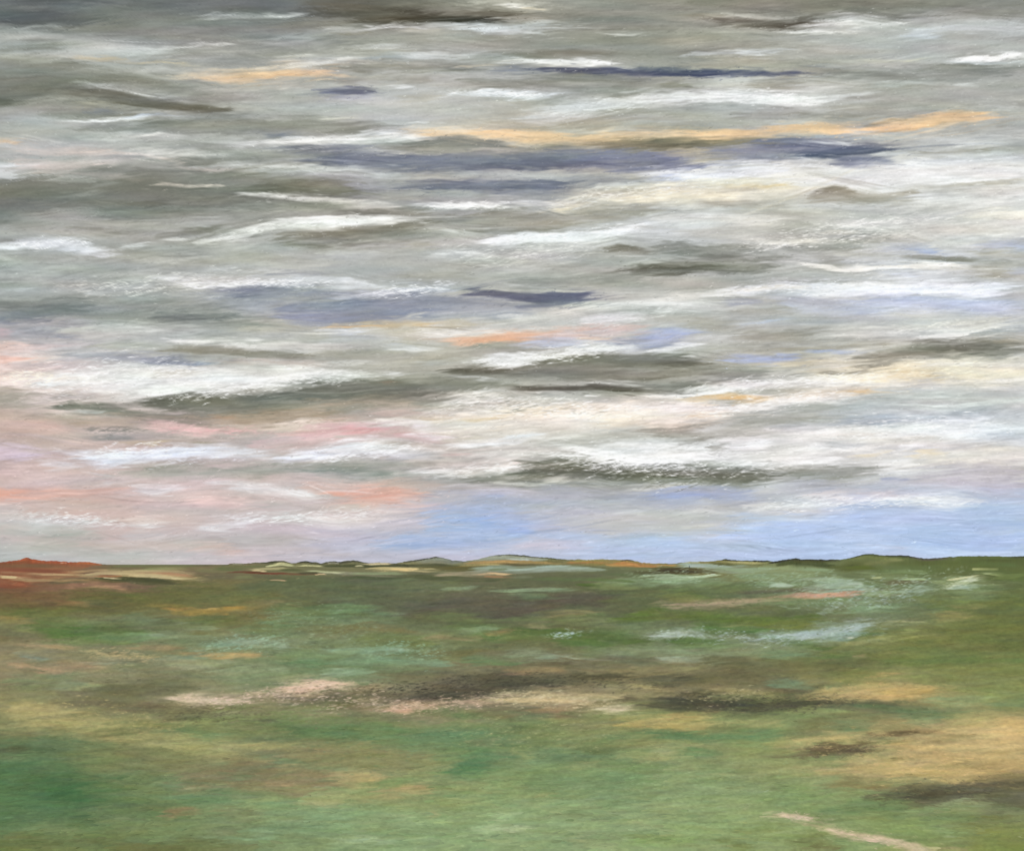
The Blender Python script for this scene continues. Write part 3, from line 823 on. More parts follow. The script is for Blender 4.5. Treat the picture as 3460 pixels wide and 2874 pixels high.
SKY.append((2260, 1250, '''
7e7c70 .9 22 -160 25 50 20 250 15 450 10
7c7e76 .92 26 -160 95 50 95 200 85 300 60 s=.7
8b8c82 .85 30 200 50 400 40 650 35 s=.7
b3b1a6 .8 18 500 60 650 50 850 20
e6e8e6 .95 14 80 110 200 100 350 95 550 75 700 60 s=.5 r=.8
f3f3f1 .95 16 -160 140 0 140 150 130 400 105 600 80
f2efe6 .95 30 650 80 850 70 1050 60 1250 50 1500 70 s=.7
f3e2bc .92 26 1000 45 1200 25 1450 20 1650 20 s=.7
f0d6a6 .85 14 1250 20 1400 15 1550 22
8a8377 .85 9 850 10 1050 12 1200 5
f1e6c8 .95 34 1550 40 1750 35 2000 35 2200 20 s=.7 r=.5
f3f0e8 .9 22 1500 90 1700 85 1900 70 2200 60
b3af9f .9 11 600 120 700 108 820 110 s=.7
ecdcc6 .9 26 600 150 850 135 1100 120 1350 100 s=.8
f0c78e .9 9 1040 130 1150 128 1250 125
f3c888 .97 18 40 175 200 165 350 160 450 175 620 180 s=.5 r=.4
f2c07e .9 11 250 175 350 172 420 178 580 185
f2cb90 .92 9 140 205 230 212 300 212
f4efee .95 12 430 155 550 155 620 152
f3ecec .95 34 -160 200 50 230 250 220 450 210 s=.7 r=.8
f5f2ee .95 22 300 250 500 220 700 195 900 175 1020 185 s=.6 r=.8
f6f5f2 .9 12 700 190 850 165 980 180 r=1
f0e2d6 .9 36 -160 290 50 290 200 270 350 250 r=.6
efc99c .7 11 110 260 180 265 210 270
b8bdb9 .92 36 900 230 1150 200 1400 170 1700 130 2000 110 s=.7
a9aca4 .92 30 600 270 800 235 950 220 1100 225 s=.7
a4a59b .92 30 280 330 500 300 750 290 950 290 s=.6
b9c0c3 .9 44 800 290 1050 260 1400 240 1800 210 2200 180 s=.8
b0bac6 .85 22 950 315 1200 295 1450 280
aab3b9 .7 12 1600 245 1850 235 2000 230
dbe3e0 .85 14 1350 205 1600 215 1850 190 2200 175
a8b3ba .8 7 1550 270 1700 270
c3c9ce .8 26 1600 280 1900 260 2200 240
989487 .92 26 -200 350 0 345 150 340 300 320 s=.6
a09e95 .9 26 -120 385 50 380 200 390 350 385
bfbcb4 .8 26 200 370 450 350 700 340
f4f5f5 .97 22 780 365 950 355 1150 355 1400 350 1600 330 s=.6
f0f3f8 .92 34 1450 350 1650 320 1850 310 2000 300 s=.7
edf1f8 .9 26 1600 400 1850 370 2200 340 r=.6
c3c9d2 .85 7 1840 375 1950 372 2100 365
e3dcd6 .85 30 850 410 1150 400 1500 400
bab9b3 .85 9 1400 405 1500 402 1620 405
ebe6e6 .9 60 250 470 500 430 800 410 1100 430 s=.8
f4f4f4 .95 44 -200 470 0 500 250 540 500 540 s=.7
f8f8f8 .92 34 500 500 700 520 900 540 1150 560 s=.7 r=.6
f6f6f8 .95 26 400 480 550 450 700 440
f5f5f5 .9 14 780 470 900 450 1020 465
b6b3ac .9 22 210 515 280 475 350 465 s=.8
a5a299 .7 12 230 465 290 450 340 442
eeeae4 .85 34 1000 470 1250 440 1500 430 1800 420
f3f3f4 .9 12 1300 465 1450 452 1600 440
f0dfb6 .9 18 1080 510 1200 500 1300 480 s=.8
eeddb8 .85 22 1400 500 1550 490 1700 500
dddbd6 .85 30 1150 540 1300 510 1450 490
e8e3d8 .85 44 1450 540 1700 520 1950 510 2200 500
efefef .92 26 1250 590 1380 560 1480 545 s=.7
6b6d60 .95 30 -260 620 -50 610 100 605 250 600 330 620 s=.5 r=.5
6e7064 .95 30 150 640 350 630 550 620 750 610 s=.6 r=.4
989a90 .85 26 650 620 850 605 1050 600 1250 600
8b8d84 .85 22 -100 660 100 670 400 670 600 660
a3a39c .8 18 600 650 850 650 1100 630
dcdcd6 .9 14 -160 690 0 685 100 680 200 670 300 680 s=.6 r=1
c5c6c3 .7 26 1050 630 1250 620 1400 640
c2bdc9 .85 36 1450 610 1700 600 2000 590 2200 600 s=.9
bcb9c3 .85 30 1450 680 1750 665 2050 665 2200 660
a9b0cb .9 16 1200 655 1320 648 1420 645
a0a9c3 .92 22 820 690 920 685 1020 695 s=.8
b3b6c3 .85 34 600 700 800 690 1100 690 1400 680
a3b0d6 .95 30 -200 735 50 730 200 730 350 725 540 735 s=.7
98a8d8 .92 16 200 745 300 735 400 715 500 730
a9b0bf .85 22 250 770 450 770 650 750
b4b9c9 .8 22 -160 780 50 780 250 790
d6cbc9 .85 22 800 740 1000 735 1250 730 1450 720
eceae6 .92 34 700 800 850 790 1000 780 1150 785 s=.8
f0f2f3 .95 26 1150 780 1350 775 1600 765 1850 770 s=.7
e6eaef .9 26 1400 810 1600 800 1800 795
c6c8d9 .85 22 1700 720 1950 730 2200 740
e6e4dc .92 12 460 790 600 785 720 795 r=.8
d5d5d0 .8 34 450 830 650 820 850 830 1050 840
c6c8c3 .85 44 -200 850 0 870 150 880 300 880 s=.9
e3e4df .9 22 120 835 200 830 300 850 r=.8
c9cac5 .85 40 -200 950 50 930 250 920 350 920
bac4df .9 60 1150 900 1500 860 1850 870 2200 850 s=.9
b6c6ea .92 40 550 920 800 910 1050 900 1350 890 s=.9
aebfe6 .85 60 1150 960 1500 950 1850 930 2200 930
b9c9ee .85 40 300 980 550 990 800 980 1050 990
c6cfea .85 26 900 1020 1050 1010 1250 1020
bac7ea .8 30 -100 1040 100 1030 350 1030
a9bae3 .7 26 1500 1010 1800 1020 2200 1000
cac9dc .85 22 1050 1060 1250 1050 1450 1060
b9c3e0 .8 22 200 1080 500 1080 900 1070
c6d3f0 .7 18 1450 1070 1800 1080 2200 1080
b5bfe0 .8 20 -100 1100 150 1100 500 1100
'''))
# ---------------------------------------------------------------- the moor: swathes of grass, heather, moss and bare earth
LAND_GRID = '''
8a4a30 7d6a4e 6f7050 7a7a58 7a7f5c 7f7a45 6f7a55 5d6b3c 5b6540
7d5a40 7a6350 5f6648 5f6650 64694f 64704f 6f8062 6f8062 5f6d42
6f6038 6a6a3c 747045 5c6348 5d5c4c 616b4a 647050 748064 66703f
777a58 75795a 7d8a6c 728060 6a7648 748668 7f9076 747c48 66703f
8a8066 8a8a6c 7c8a68 748a68 75755a 75735a 737554 6d7a48 78814c
9a9668 7a7a5c 989078 857d66 75705c 908862 6a6a50 a59a62 7d8a58
7a8058 84885a 7c8a5c 70855a 75885c 879060 7d8d5e a09668 b3a066
5f7a50 7a8558 848660 8c9060 6b8a5c 819468 8d9866 a89c66 b0a060
4d7548 6d8258 6f8a60 8c9a68 7d9666 7d9668 8ca070 7d8c5c 6d705a
5a7d50 6f8458 7a9068 88a072 8aa478 8aa274 88a06c 80965f 808f5c
6a7a45 68703f 7d9268 85a075 88a075 88a070 8aa06c 8a9a60 7a8a45
'''
LAND = []
LAND.append((0, 1840, '''
b04a22 .95 16 -150 108 0 106 100 100 260 104 400 112 560 116 s=.5
6e4a2c .8 8 -100 112 60 108 150 100
7e5638 .9 22 -160 140 100 138 300 130 450 134
8c4a2c .9 20 -120 150 120 150 260 155 420 160
8d6040 .8 18 60 170 200 180 350 190 500 185
9d7c54 .8 16 300 150 420 165 520 165
5e6440 .95 9 600 120 800 118 1050 118 1350 122 s=.4
6b7048 .9 12 550 135 900 135 1200 135
9a9666 .8 12 780 150 950 145 1150 150
a89c70 .85 9 640 160 800 168 1000 158
7b7c54 .8 14 1100 150 1400 150
c0ae76 .95 13 640 180 800 188 950 186 1150 196 1250 198 r=.6
c9bd84 .9 7 420 180 560 182 700 190 800 192
b0704c .85 7 780 172 950 172 1100 180 1180 188
a8683f .9 8 560 186 640 184 700 190
d8c09a .9 5 560 200 660 200 720 202
b98a5c .8 12 0 190 150 200 350 205 500 210
c9a06a .9 7 -60 195 40 190 120 198 r=.8
8a4a30 .9 16 -120 235 20 232 150 238
4c5234 .92 13 540 205 700 208 850 214 1000 218 1130 224 s=.4
5a5c40 .8 16 250 215 400 210 550 205
a6765a .85 20 340 245 500 240 650 240 800 248
b98a64 .7 8 500 252 650 250 760 255
7a5038 .8 22 -100 270 80 270 240 290
5d6238 .85 30 800 265 1000 250 1200 262 1450 265
76603c .8 34 -140 320 100 330 260 320 420 300
6a6a3c .8 34 200 310 500 300 750 290 900 290
606b38 .85 34 300 320 600 320 950 310 1250 320
6a7348 .8 34 900 340 1150 330 1450 310 1700 290
5c6748 .8 28 1300 250 1600 240 1900 220 2200 240
5f6c50 .7 44 1500 300 1800 290 2200 270
c0a050 .5 8 800 365 950 362 1080 370
8d8436 .8 16 820 360 960 370 1150 365
a8873a .85 12 1000 395 1150 392 1280 400
b5832e .9 8 1340 378 1420 370 1490 362
d6b05c .9 5 1200 382 1280 376 1320 384 s=.3
8a7c3c .85 22 1000 400 1180 408 1380 395
8d8455 .7 18 1400 370 1550 355 1700 345
5f7436 .85 34 -60 400 150 400 300 410 500 420
a09040 .8 14 -60 440 60 445 200 450
4f7030 .85 34 60 480 200 475 400 500 560 505
87925c .8 12 50 510 150 508 260 515
5c6040 .85 28 380 350 560 370 720 365
7a8a60 .8 18 360 450 560 455 700 450
545c40 .9 28 420 520 650 490 900 470 1150 460 s=.7
566b38 .8 26 1000 470 1250 450 1450 440
5a8250 .8 30 1600 390 1850 390 2200 400
6b9070 .75 34 1500 430 1800 450 2200 430
648a60 .7 30 1350 510 1600 490 1850 490
728a66 .8 26 650 430 850 440 1000 430
93a88c .8 8 1160 498 1240 496 1300 500
8fa88c .9 14 720 545 880 535 1020 545
6f8a62 .8 22 550 560 750 560 950 560
7a7040 .8 9 1120 520 1200 522 1260 525
86a08a .85 18 1280 580 1450 570 1600 580 1720 590
9cb4a0 .85 10 1150 625 1300 600 1450 575 1560 568 r=.8
83a890 .85 12 1150 600 1320 598 1450 605
a8b8a0 .7 8 1400 590 1550 600 1700 600
8a7a58 .75 18 -60 575 120 568 300 560 420 570
8a8a66 .8 30 150 600 350 590 550 590 
75694a .8 9 -80 560 80 555 220 562
908b6c .8 30 -60 630 150 620 350 630 520 640
8e8a60 .8 26 620 600 850 590 1050 620 1150 630
9a8660 .75 16 750 620 900 610 1080 635
c0b07e .9 6 430 640 560 632 650 655 800 668 950 655 r=.6
b5a880 .85 10 470 665 620 672 780 680 950 672 r=.8
c2a468 .92 13 1180 650 1320 652 1450 645 1600 632 s=.7
b08f62 .7 9 1080 640 1200 638
7fa090 .9 14 850 690 1000 680 1150 665 1250 655
a3b09c .8 8 450 690 600 700 850 705 1100 690
86988a .85 22 100 660 200 680 350 700 280 720
c29a7a .85 12 40 715 110 708 170 735 r=.8
c08a70 .85 7 160 745 260 762 380 768
a48668 .75 28 250 730 420 720 600 710 700 720
9c9c78 .7 30 550 740 800 740 1050 710 1250 700
7d9468 .7 22 1550 640 1750 640 1950 620
5c8a5c .85 22 1600 705 1800 700 2000 700
a9b292 .75 18 950 740 1150 720 1350 700 1450 690
8fb096 .85 14 1880 755 2000 748 2200 740
98a888 .75 28 1200 760 1500 740 1800 740
6d7458 .8 34 640 720 850 710 1050 730
74755a .85 26 560 760 800 770 1050 750
5b5e44 .9 34 560 840 800 830 1000 810 1250 830 s=.8
6a6a50 .8 30 300 870 600 870 850 870 1050 860
6f8260 .85 34 -60 820 150 810 350 800 520 810
8a9e80 .8 14 300 830 450 825 560 830
a8a874 .8 8 430 838 500 830 560 822
7a8058 .8 26 -60 870 150 870 350 880
8a8a62 .8 16 -80 905 100 900 300 900
b8ab90 .85 22 1500 830 1700 815 1950 800 2100 810 s=.8
dcb8a4 .95 22 1560 870 1700 860 1850 850 2050 830 s=.7 r=.8
ddb8ac .95 9 1750 825 1900 808 2050 815 r=.8
e3c6b4 .85 12 1600 868 1750 865 1900 860 r=1
c8b07c .8 10 1750 890 1830 885 1900 880 r=.8
bfb29c .9 14 1000 890 1150 885 1300 890 r=.9
9c9678 .8 18 1350 900 1500 880 1650 850
6d6a50 .7 14 1900 885 2050 885 2150 890 r=1
'''))
LAND.append((1130, 1840, '''
a09a84 .8 9 1000 50 1150 60 1250 70
3f4030 .7 5 380 105 480 92 560 76 620 74 s=.4
82867a .95 16 420 105 560 92 700 100 800 110
8e9686 .95 22 780 105 900 85 1000 78 1150 88 1280 96 s=.5
aab4b0 .85 7 1000 72 1080 78 1150 84 r=.8
404232 .75 4 900 64 1020 58 1150 68 1300 82 1420 92 s=.4
a8813e .95 11 740 112 900 104 1050 108 1200 106 1330 112 s=.6
c09450 .85 7 850 104 960 98 1040 104 1120 110 r=.6
a88440 .95 14 1400 112 1550 108 1700 110 1850 118 2000 124
c07c34 .97 10 1640 115 1740 118 1820 130 s=.6
d49a48 .85 6 1590 128 1700 118 1770 112 r=.7
7a5c2c .7 6 1300 105 1380 110 1480 105
8d8040 .8 10 1300 96 1450 92 1600 92
9aaca0 .55 16 780 150 950 140 1150 140 1350 135 1600 150 s=.7
a4bcb4 .6 9 1080 150 1250 142 1400 135 1550 150 r=.7
8aa298 .8 10 800 135 950 130 1100 130
454a30 .92 9 -100 122 200 126 500 125 800 128 900 120
3f402c .9 7 1000 118 1180 112
d2bf82 .95 14 190 148 320 145 430 150 520 152 620 150 s=.5
e8c486 .95 6 380 150 450 153 500 158
dccca8 .9 6 180 117 260 113 350 112 s=.3
5e5a34 .9 16 450 140 700 145 850 140
9d937a .85 12 560 185 700 178 850 170 1000 165
c8a478 .9 5 840 172 950 170 1080 180 r=.6
a07a58 .8 5 900 190 980 190 1050 186
76654a .8 12 700 200 850 200 1050 196
9fa08c .75 12 -60 160 80 170 160 185
5c6048 .9 30 -60 200 200 200 450 200 700 210
5c6346 .9 30 900 200 1100 210 1350 210 1600 200
6c7a54 .7 26 200 240 500 230 800 240
5f6c50 .85 34 -100 270 200 270 450 260 700 280
8aa484 .85 12 620 258 750 258 840 252 r=.8
87a080 .85 12 900 275 1050 268 1250 260 1450 265
6f9068 .85 26 1000 300 1150 310 1300 300
7a8c5c .8 16 1450 245 1650 250 1800 255
4b6428 .7 9 1400 235 1530 242 1600 255
8aa888 .9 22 1780 190 1900 205 2050 195 2200 195 s=.6
bcd0b4 .9 7 1830 195 1920 205 2000 202 2100 200 r=.9
7d9a76 .8 20 1550 215 1800 225 2200 235
3e3c28 .92 14 1880 150 2000 152 2100 150 2200 155
4f4c30 .8 12 1700 165 1850 170 2050 168
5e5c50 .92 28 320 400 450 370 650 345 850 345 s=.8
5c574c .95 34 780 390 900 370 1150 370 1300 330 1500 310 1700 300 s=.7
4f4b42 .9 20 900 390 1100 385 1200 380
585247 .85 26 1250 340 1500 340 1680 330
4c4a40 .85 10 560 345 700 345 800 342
6f9068 .8 26 -60 370 150 380 320 380
76956f .8 22 60 430 250 430 450 420
6a7c4c .85 22 500 420 700 410 900 430
6e8450 .8 22 950 440 1200 430 1450 420 1650 400
9a8c5c .8 12 1250 405 1400 400 1550 395
a09a70 .8 14 1130 475 1230 470 1330 465
8c9a68 .75 18 1350 440 1550 440 1700 450
57702c .9 30 1600 440 1800 420 2000 400 2200 420
6b7438 .85 22 1900 320 2020 315 2150 330
9a8668 .85 10 1950 355 2050 345 2200 350
4c6a30 .85 26 1000 500 1300 520 1600 540 1800 560 2000 560
4a7034 .8 26 1250 590 1500 580 1700 600
5d7a44 .8 34 600 480 850 480 1050 490
92ae90 .85 14 700 510 850 498 980 485 r=.9
a4906a .85 16 460 540 650 548 850 555 900 545
a88c50 .8 10 900 525 1020 510 1100 500
776c42 .8 22 -60 500 150 490 350 510 500 520
6e7a44 .75 26 100 550 350 560 600 600
6a6a40 .8 22 500 630 700 650 900 640
58743c .85 22 850 560 1050 560 1250 560
8db498 .9 26 -120 630 100 625 300 620 470 620 s=.8
9fbfa4 .8 12 280 630 380 622 460 625
88a484 .8 22 950 640 1100 640 1300 650
a8bfac .85 11 1080 670 1250 650 1400 665 1530 672 r=.8
5a8a56 .85 20 750 690 950 680 1100 680
7aa284 .85 20 -60 700 200 690 450 690 700 700
99bc9c .85 14 -120 742 0 742 120 745
c8d8cc .92 14 1840 545 1920 535 2000 520 s=.6 r=.8
a8bcae .75 9 1830 520 1950 515 2080 510
96ac90 .8 16 1550 650 1750 640 1950 620 2200 650
a4b8a8 .8 11 1880 660 2050 670 2200 685 r=.8
6d7458 .8 26 1500 700 1750 690 2000 700
5e5c44 .85 16 1100 700 1300 705 1500 705
a0845e .92 20 980 770 1100 755 1250 740 1400 750 s=.7
b88a66 .8 7 1000 775 1080 770 1140 768
5a5a46 .85 16 280 755 500 755 750 752
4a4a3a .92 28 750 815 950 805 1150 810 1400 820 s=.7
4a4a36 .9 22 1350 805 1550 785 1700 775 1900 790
6f6c50 .8 26 150 770 400 780 700 790
867f68 .8 22 300 850 500 840 700 850
a89c80 .85 14 0 860 200 850 400 835 r=.9
e0bca6 .92 16 -140 850 0 840 90 840 r=.8
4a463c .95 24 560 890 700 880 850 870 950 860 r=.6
5c5c48 .85 16 0 900 150 885 350 890 500 890 r=.8
a89a7c .85 22 1100 850 1300 860 1500 860 1700 850 r=.8
c8b894 .9 12 850 870 1000 870 1150 890 r=.8
cdbf8c .9 12 1350 900 1550 885 1750 895 r=.8
a8a474 .85 14 1700 830 1850 835 1950 850 r=.8
8c8c5c .8 22 1950 730 2100 735 2200 740
54564a .85 20 1750 805 1950 800 2200 790
8a8a6c .8 16 1500 830 1700 850 1900 870
'''))
LAND.append((2260, 1840, '''
a8a484 .85 7 -100 105 100 98 250 98
2f3026 .95 5 270 97 340 90 450 94 600 96 s=.4
98995c .9 9 330 104 450 102 560 106
2f3022 .95 10 590 106 700 92 800 90 900 94 1040 96 s=.5
3a4424 .92 20 700 110 850 112 1000 115
505828 .9 26 950 130 1100 125 1250 120
333428 .9 4 1060 78 1130 60 1200 54 s=.4
7a8050 .9 22 1080 92 1200 85 1350 90
333328 .9 6 1230 66 1350 68 1430 76 1550 86 1700 74 s=.4
5a5a44 .85 10 1380 88 1550 94 1700 84
5a6a38 .9 26 1400 110 1650 110 1900 100 2200 100
505c30 .92 26 1700 110 1900 100 2200 110 s=.8
586b34 .85 34 1750 170 2000 160 2200 180
8fa494 .95 24 100 125 250 135 450 145 600 150
9cb4aa .85 12 60 122 200 126 350 130
4a4428 .92 14 -160 150 0 148 100 152 270 168 s=.5
98ac84 .9 20 400 150 650 145 850 150 1000 160 r=.8
8aa07c .85 22 350 190 600 180 900 190
c8d8c0 .92 8 -80 200 80 195 220 188 320 176 s=.5 r=.7
8fae8c .85 24 -160 215 50 215 250 220 450 200
b4c8bc .9 9 590 235 660 235 740 242 s=.6
7f9c78 .85 20 500 220 650 215 800 230
a8bcac .92 20 850 240 1000 225 1150 230 s=.7 r=.8
93a888 .8 16 820 205 1000 195 1200 200
c0d0c4 .8 6 1040 232 1100 230 1160 236
8a9c74 .85 14 1100 170 1300 180 1500 200 r=.8
5c7044 .85 22 1200 150 1400 150 1600 160
6a6c50 .85 12 1230 225 1400 215 1550 210
9cb4a0 .92 26 1350 280 1450 265 1600 275 1550 290
a0b89c .85 16 1650 250 1750 245 1850 240
c8d0b0 .95 10 1660 205 1740 195 1830 185 r=.8
a8b48c .8 8 1800 175 1900 165 1980 175 r=1
a8beb4 .9 12 1640 255 1720 248 1800 262
8a9c70 .8 26 1600 210 1800 210 2000 210
869c74 .8 30 1600 320 1800 300 1950 280
62724a .85 26 -60 265 150 250 400 250 600 260
697c40 .85 22 0 300 150 300 250 320
767a48 .8 22 -100 320 60 312 200 315
a09078 .92 20 -160 360 50 355 200 345 400 325 650 310 s=.7
9c9070 .9 14 400 325 600 315 800 300
c0947c .7 11 700 300 900 294 1100 290 1160 286 s=.6
d49a80 .6 6 800 298 850 297 900 300
5f5c48 .8 9 350 275 550 275 800 262 1000 262
5c5a46 .85 12 180 390 300 378 420 370
6a7450 .85 26 -100 410 150 410 400 400
7a9068 .8 22 550 350 800 340 1000 330
96ac88 .85 11 1130 300 1250 295 1350 290 r=.8
95b094 .9 14 950 360 1150 345 1300 330 r=.9
a4bca8 .85 10 680 378 740 378 r=.8
a4bcb0 .92 14 870 395 940 380 980 370 r=.9
7ea482 .85 20 1000 390 1200 380 1450 375 s=.8
9ab89c .8 9 1150 372 1300 370 1450 375
5f7830 .9 30 -60 440 200 440 500 450 700 440
55702c .9 26 500 430 700 430 950 420
6e7a34 .85 26 450 480 700 470 950 460
6b7838 .85 30 1400 340 1700 350 2000 330 2200 350
6f7a3e .85 60 1500 480 1800 470 2200 450
a4985c .85 14 1650 370 1800 370 1900 385 r=.8
a0905a .85 16 1540 440 1650 430 1800 420
a4ac70 .9 9 310 482 400 478 480 480 r=.8
4e7438 .9 24 50 510 250 500 450 510 650 510
47683a .8 16 900 520 1100 530 1300 520
a8bec4 .92 12 1080 448 1150 440 1200 432 r=.8
9cb4b0 .95 28 750 530 900 500 1050 490 1200 480 s=.7 r=.7
aec4d0 .9 20 740 550 820 530 900 525 s=.8
93ae98 .85 20 500 540 650 530 780 530
b0c4bc .9 8 170 545 250 550
b0c4c0 .9 14 450 570 500 560 560 575 r=.8
c8d4c0 .9 4 470 588 550 588
b4c4cc .9 9 -80 535 0 532 50 535
a8b874 .92 14 1360 520 1430 515 1500 505 r=.8
a8ac68 .92 20 1000 580 1150 560 1280 550 1420 560 s=.6 r=.7
8a9060 .8 14 1200 480 1350 465 1550 460 r=1
c8cc98 .8 4 1300 460 1450 458 1520 462 r=1
d0d8c0 .9 4 1030 536 1090 538
4f7030 .9 24 -60 590 150 590 350 600 
51703c .8 16 600 590 800 590 1000 600
8ba47c .85 26 -100 630 150 630 400 635 700 620 900 610 s=.8
7a9c74 .8 18 500 650 700 650 900 640
a4b8a4 .8 12 -100 665 60 675 140 685
5a7a44 .85 16 800 650 950 650 1150 655
5f6044 .85 26 850 700 1100 690 1250 700 s=.8
a08e6c .85 9 1050 665 1100 660 1150 655
5a5c40 .85 30 150 690 300 680 420 700 500 720 s=.9
6f6c48 .85 30 600 720 850 730 1100 740
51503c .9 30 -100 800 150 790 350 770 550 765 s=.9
6a6848 .85 34 150 760 350 780 550 800
6a7a48 .8 34 1250 640 1500 650 1800 660 2200 650
657c44 .8 26 1200 690 1500 690 1900 680 2200 680
75804a .8 44 1300 780 1600 770 2000 760 2200 780
8a9460 .8 26 1700 790 1900 800 2200 800
7ca07c .85 22 550 825 700 815 850 820
8a8a50 .85 16 1000 780 1200 775 1400 770
8c8c58 .8 22 700 770 900 780 1000 790
c0b070 .85 8 780 765 700 772
b09a5c .85 8 1150 775 1280 765 1350 765
a8a46c .92 20 750 870 950 850 1150 850 1400 845 s=.7
c9a454 .97 20 1240 870 1380 870 1500 868 1640 865 s=.6
bda860 .85 16 1050 850 1200 840 1350 838
8a9c74 .8 14 880 835 1000 830
4f4e3a .9 22 -60 880 150 870 350 885 
a49c6c .85 14 250 865 450 865 650 880
c8c07c .9 11 780 895 900 885 1000 890 r=.8
a8a070 .85 14 400 895 550 880 700 890
7f8c54 .7 30 1650 850 1900 850 2200 860
'''))
LAND.append((0, 2350, '''
6f6a52 .85 26 250 30 450 40 650 50 900 60
bfae92 .95 13 1000 8 1150 18 1300 35 1450 38 s=.6 r=.7
dcc0ac .9 7 1280 20 1400 28 1480 26 r=.8
5c5444 .9 20 700 80 850 70 1050 75 1250 80
b0a462 .92 40 20 90 100 70 200 80 350 110 s=.8
b0a65c .92 16 100 170 250 175 400 175 550 165 s=.7
a89c58 .8 18 0 45 150 40 250 60
6c6a44 .8 16 180 130 260 120 380 118 500 130
5f6244 .8 20 -60 150 40 140 100 160
5a5c40 .8 9 240 195 330 195 420 192
a0985c .9 20 380 225 550 235 700 245 800 260 s=.8
aca668 .85 22 600 250 720 265 850 260 980 250
8c8a5c .85 20 520 120 700 120 880 130
8a905c .8 28 560 170 750 170 900 190
484838 .95 14 910 145 980 135 1080 132 1180 132 s=.5 r=.7
6a6a50 .8 14 900 115 1100 105 1300 110
7a7a58 .8 30 1300 80 1550 70 1800 60
585844 .9 16 1500 155 1580 150 1650 140
575644 .9 22 1650 50 1750 30 1900 20 2100 10 r=.7
9c9474 .85 14 1750 110 1900 120 2100 105 r=.9
547a4c .9 26 900 205 1050 205 1250 225 s=.8
5f8a5c .85 18 1100 240 1250 232 1400 240
4c7446 .92 34 1500 205 1750 210 1950 230 2200 240 s=.8
5c7a50 .8 24 1300 250 1600 250 1900 270
75754f .8 22 -60 230 100 230 250 225
4c5038 .9 14 -60 330 60 315 200 318 s=.6
4c5a3a .85 8 300 315 420 325
65805a .8 30 100 280 300 290 500 280
a4a466 .92 20 950 300 1080 325 1200 325 1300 320 s=.8
a8a468 .92 24 1200 360 1350 375 1500 395 1650 400 s=.8
a6a66c .85 16 1300 310 1500 300 1700 300 1850 300
b0a26a .92 13 1600 432 1700 430 1850 420
8a7a5a .85 22 1600 360 1800 340 2000 350
858058 .85 22 1700 400 1900 400 2100 390
82855a .8 34 700 330 850 340 950 360
7e6c4e .9 34 1250 470 1400 430 1550 440 1700 450 s=.8
86765a .85 30 1000 480 1200 490 1400 500 1500 520
8a7058 .8 18 1550 550 1700 575 1850 570
a0906c .9 22 1550 500 1700 505 1900 490 2050 480
9c9068 .8 18 1800 530 2000 520 2150 500
8f8560 .75 22 1000 560 1150 540 1300 550
a8a06c .85 12 1130 545 1160 550 1190 555
3f6c3c .92 44 40 500 200 480 350 480 520 500 s=.9
356a38 .95 30 240 590 380 585 500 580 620 575 s=.8
4a7644 .9 60 -160 560 0 560 150 600 250 650 s=.9
3f7040 .85 12 580 470 650 475 740 478
45703f .85 11 580 540 680 535 740 540
4f7848 .85 60 -160 700 0 720 150 720 s=.9
6a7f54 .7 50 450 560 700 550 950 520
728258 .8 34 500 400 700 390 900 400
798a5c .8 26 400 370 600 370 750 360
5f8a5a .85 26 1000 610 1200 600 1400 590 s=.8
6a8e62 .8 34 1500 640 1750 640 2000 650
a4a46c .85 26 1700 620 1850 620 2000 600 2200 590
aeb078 .85 16 1850 650 1950 635 2100 620
a87c5a .85 18 930 700 1050 690 1190 685 s=.8
7a8a5e .8 60 450 700 700 720 950 760
80855c .8 44 1250 700 1450 690 1600 720
7c8c62 .8 34 1100 780 1300 790 1500 780
759a70 .85 50 1400 820 1650 780 1900 740 2200 720 s=.9
88a87c .85 22 1450 840 1550 820 1700 840
9cb88c .85 18 1900 880 2000 870 2200 870 r=.7
94b084 .8 8 1600 740 1750 735 1900 725 r=.8
70784c .85 40 -60 880 100 860 300 890 450 910 s=.9
78885a .7 26 150 790 300 780 500 800
4f5a30 .9 9 160 862 190 856 230 862 s=.5
4f5a30 .9 9 300 880 330 876 370 880 s=.5
5f6438 .9 34 920 890 1050 880 1250 870 1400 880 s=.8
646c40 .85 22 450 850 650 840 850 850
686c40 .85 22 600 900 800 890 1000 905
6d7a50 .7 22 1350 905 1450 895 1550 900
a9c498 .6 5 500 748 520 742
'''))
